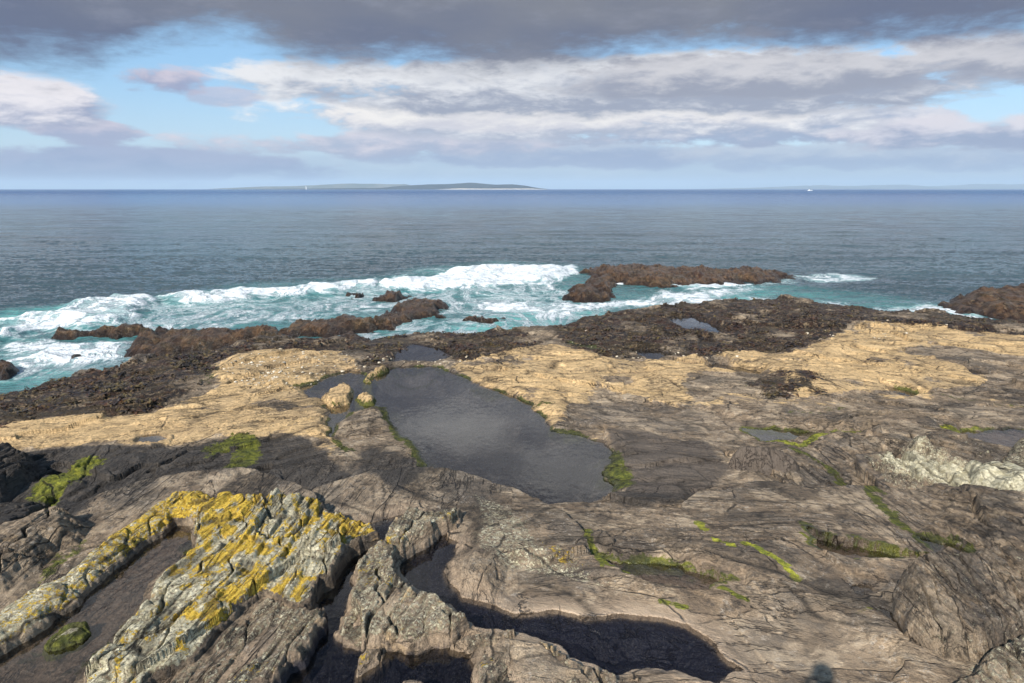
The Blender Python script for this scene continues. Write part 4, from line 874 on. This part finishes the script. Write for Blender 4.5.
# the air itself
hz, n, o = new_mat('sea_air'); v = n.node('ShaderNodeVolumePrincipled'); v.inputs['Color'].default_value = (.62, .80, 1, 1)
v.inputs['Density'].default_value = 6.5e-5; n.link(v.outputs[0], o.inputs['Volume'])
bm = bmesh.new(); bmesh.ops.create_cube(bm, size=1); bmesh.ops.scale(bm, verts=bm.verts, vec=(90000, 34000, 330)); bmesh.ops.translate(bm, verts=bm.verts, vec=(0, 12000, 154))
hb = bm_obj('haze', bm, hz); hb['kind'] = 'stuff'

# ------------------------------------------------------------------ the photographer on a high ledge; only the shadow of the head reaches the picture
def skin_body(name, verts, edges, radii, mat, parent=None, sub=2, root=0):
    me = bpy.data.meshes.new(name); me.from_pydata(verts, edges, []); me.materials.append(mat)
    o = bpy.data.objects.new(name, me); C.objects.link(o)
    if parent: o.parent = parent
    me.skin_vertices.new() if hasattr(me.skin_vertices, 'new') and not me.skin_vertices else None
    md = o.modifiers.new('skin', 'SKIN')
    if not me.skin_vertices: 
        return o
    for v_, r_ in zip(me.skin_vertices[0].data, radii): v_.radius = (r_, r_)
    me.skin_vertices[0].data[root].use_root = True
    o.modifiers.new('sub', 'SUBSURF').levels = sub; o.modifiers['sub'].render_levels = sub
    return o
JACKET = simple('dark_jacket_cloth', (.03, .035, .05), .9); TROUS = simple('trouser_cloth', (.06, .06, .065), .9); SKINM = simple('skin', (.55, .34, .25), .6); HAIR = simple('hair', (.04, .025, .015), .7)
hx, hy, hz_ = -.15, -.27, ZC+.22         # head centre, on the line from the lens towards the sun
gz = hz_-1.62
pb = empty('person', (hx, hy, gz), label='person in a dark jacket holding a camera up, only the head shadow falls into view', category='person')
v = [(0, 0, .92), (0, 0, 1.15), (0, .01, 1.36), (0, 0, 1.48), (0, .03, 1.62), (0, .02, 1.70),
     (-.19, 0, 1.40), (-.27, .06, 1.16), (-.10, .13, 1.42), (-.05, .16, 1.54), (.19, 0, 1.40), (.30, .06, 1.18), (.10, .13, 1.42), (.05, .16, 1.54),
     (-.10, 0, .86), (-.13, .02, .48), (-.14, -.02, .08), (-.15, .14, .04), (.10, 0, .86), (.14, .02, .48), (.16, -.02, .08), (.17, .14, .04)]
e = [(0,1),(1,2),(2,3),(3,4),(4,5),(2,6),(6,7),(7,8),(8,9),(2,10),(10,11),(11,12),(12,13),(0,14),(14,15),(15,16),(16,17),(0,18),(18,19),(19,20),(20,21)]
rd = [.15, .14, .16, .055, .095, .08, .07, .052, .04, .035, .07, .052, .04, .035, .09, .065, .05, .045, .09, .065, .05, .045]
skin_body('body', v, e, rd, JACKET, pb)
hb_ = bmesh.new(); bmesh.ops.create_uvsphere(hb_, u_segments=24, v_segments=16, radius=.125)
bmesh.ops.scale(hb_, verts=hb_.verts, vec=(.95, 1.08, 1.05)); bmesh.ops.translate(hb_, verts=hb_.verts, vec=(0, -.005, 1.665)); bm_obj('hair', hb_, HAIR, pb)
# high ledge the photographer stands on
gy, gx = np.meshgrid(np.linspace(-2.6, 1.0, 90), np.linspace(-1.9, 1.6, 90), indexing='ij'); x_, y_ = gx.ravel(), gy.ravel()
dl = sdf(np.array([(-1.3, .25), (1.0, .2), (1.3, -1.0), (.8, -2.3), (-1.2, -2.2), (-1.6, -.9)]), x_+.12*fbm(x_*2, y_*2, 3, 600), y_+.12*fbm(x_*2, y_*2, 3, 601), 2)
rl_ = relief(x_, y_, far=0.0)
zl = -.4+(gz+.4)*S(-.32, .02, dl)+(rl_['beds']+rl_['lumps'])*.4*S(.25, .7, np.hypot(x_-hx, y_-hy))*S(-.3, .1, dl)
zz = 0*x_
link_mesh('rock_outcrop', np.stack([x_, y_, zl], 1), grid_faces(90, 90), ROCK, dict(tan=zz, kelp=zz, dark=zz, algae=zz, lime=zz, bed=zz, deep=zz, wet=zz, rim=zz, yellow=zz+.1, white=zz+.3, bare=zz, crack=zz, across=rl_['t0'], along=rl_['s0'], across_far=rl_['t100'], along_far=rl_['s100'], far_part=zz, calm=zz),
          label='tall rock ledge under the photographer, behind the viewpoint', category='rock')

# ------------------------------------------------------------------ wrack lying over the seaward rocks, and pale stones on the tan shelf
rs = np.random.RandomState(11)
def scatter(n_, want, ymin=9, ymax=45):
    y = (ymin**-1+(ymax**-1-ymin**-1)*rs.rand(n_))**-1; a = R(-46)+R(92)*rs.rand(n_); x = y*np.tan(a)
    i = np.clip(np.searchsorted(rr, y), 0, NR-1); j = np.clip(((a-azs[0])/(azs[-1]-azs[0])*(NC-1)).round().astype(int), 0, NC-1)
    k = i*NC+j; m = want[k] > rs.rand(n_); return x[m], y[m], H[k[m]], k[m]
wmask = np.clip((kelp-.35)*1.6, 0, 1)*(bed < .1)*S(SEA-.3, SEA+.1, H)*S(-.1, .35, fbm(X*.7, Y*.7, 3, 700)+.15)
sx2, sy2, sz2, _ = scatter(22000, wmask, 14)

Vs, Fs, nb = [], [], 0
for rep_ in range(4):
    n_ = len(sx2); th = rs.rand(n_)*6.283; ln = .10+.26*rs.rand(n_); wd = .018+.03*rs.rand(n_); bx = sx2+rs.randn(n_)*.10; by = sy2+rs.randn(n_)*.10
    cu = rs.randn(n_)*.9; up = .02+.07*rs.rand(n_)
    pts = []
    for q_ in range(5):
        u = q_/4; an = th+cu*u; cx_ = bx+np.cos(an)*ln*u; cy_ = by+np.sin(an)*ln*u; cz_ = sz2+.015+up*np.sin(u*2.6)-.03*u
        ww = wd*(1-.6*u**2); nx_ = -np.sin(an)*ww; ny_ = np.cos(an)*ww
        pts.append(np.stack([cx_-nx_, cy_-ny_, cz_], 1)); pts.append(np.stack([cx_+nx_, cy_+ny_, cz_+.012*rs.randn(n_)], 1))
    V_ = np.stack(pts, 1).reshape(-1, 3); base_i = nb+np.arange(n_)[:, None]*10
    for q_ in range(4): Fs.append(base_i+np.array([2*q_, 2*q_+1, 2*q_+3, 2*q_+2]))
    Vs.append(V_); nb += len(V_)
m, n, o = new_mat('wrack'); b = n.node('ShaderNodeBsdfPrincipled'); b.inputs['Roughness'].default_value = .42
P = n.node('ShaderNodeNewGeometry').outputs['Position']
n.link(n.mix(n.ss(n.noise(P, 3.2, 5, .75), .42, .60), (.010, .006, .005), n.mix(n.ss(n.noise(P, .8, 4, .7), .45, .58), (.085, .038, .016), (.105, .075, .025))), b.inputs['Base Color']); n.link(b.outputs[0], o.inputs[0])
link_mesh('seaweed', np.concatenate(Vs), np.concatenate(Fs), m, kind='stuff')
# pale stones and shells
pm = .9*mask_of([([(225,362),(290,350),(345,352),(360,368),(330,385),(270,390),(230,385)], 1), ([(365,358),(450,352),(470,362),(400,368)], 1), ([(560,345),(700,350),(760,360),(640,365)], .5), ([(790,330),(900,322),(960,330),(860,345)], .35)], X, Y, .4)*(bed < .1)
px2, py2, pz2, _ = scatter(110000, pm, 12)
pick = rs.rand(len(px2)) < .13; px2, py2, pz2 = px2[pick], py2[pick], pz2[pick]; n_ = len(px2)
bm = bmesh.new(); bmesh.ops.create_icosphere(bm, subdivisions=1, radius=1); bm.verts.ensure_lookup_table()
IV = np.array([v.co[:] for v in bm.verts]); IF = np.array([[v.index for v in f.verts] for f in bm.faces]); bm.free()
sc_ = (.018+.045*rs.rand(n_)**3)[:, None, None]*np.stack([1+.5*rs.rand(n_), 1+.5*rs.rand(n_), .6+.3*rs.rand(n_)], 1)[:, None, :]
V_ = (IV[None]*(1+.18*rs.randn(n_, len(IV), 1)))*sc_+np.stack([px2, py2, pz2+.015], 1)[:, None, :]
F_ = IF[None]+np.arange(n_)[:, None, None]*len(IV)
m, n, o = new_mat('pale_stone'); b = n.node('ShaderNodeBsdfPrincipled'); b.inputs['Roughness'].default_value = .8
P = n.node('ShaderNodeNewGeometry').outputs['Position']
n.link(n.mix(n.ss(n.noise(P, 5, 4, .7), .42, .6), (.28, .22, .14), (.55, .49, .39)), b.inputs['Base Color']); n.link(b.outputs[0], o.inputs[0])
link_mesh('pebbles', V_.reshape(-1, 3), F_.reshape(-1, 3), m, smooth=False, kind='stuff')
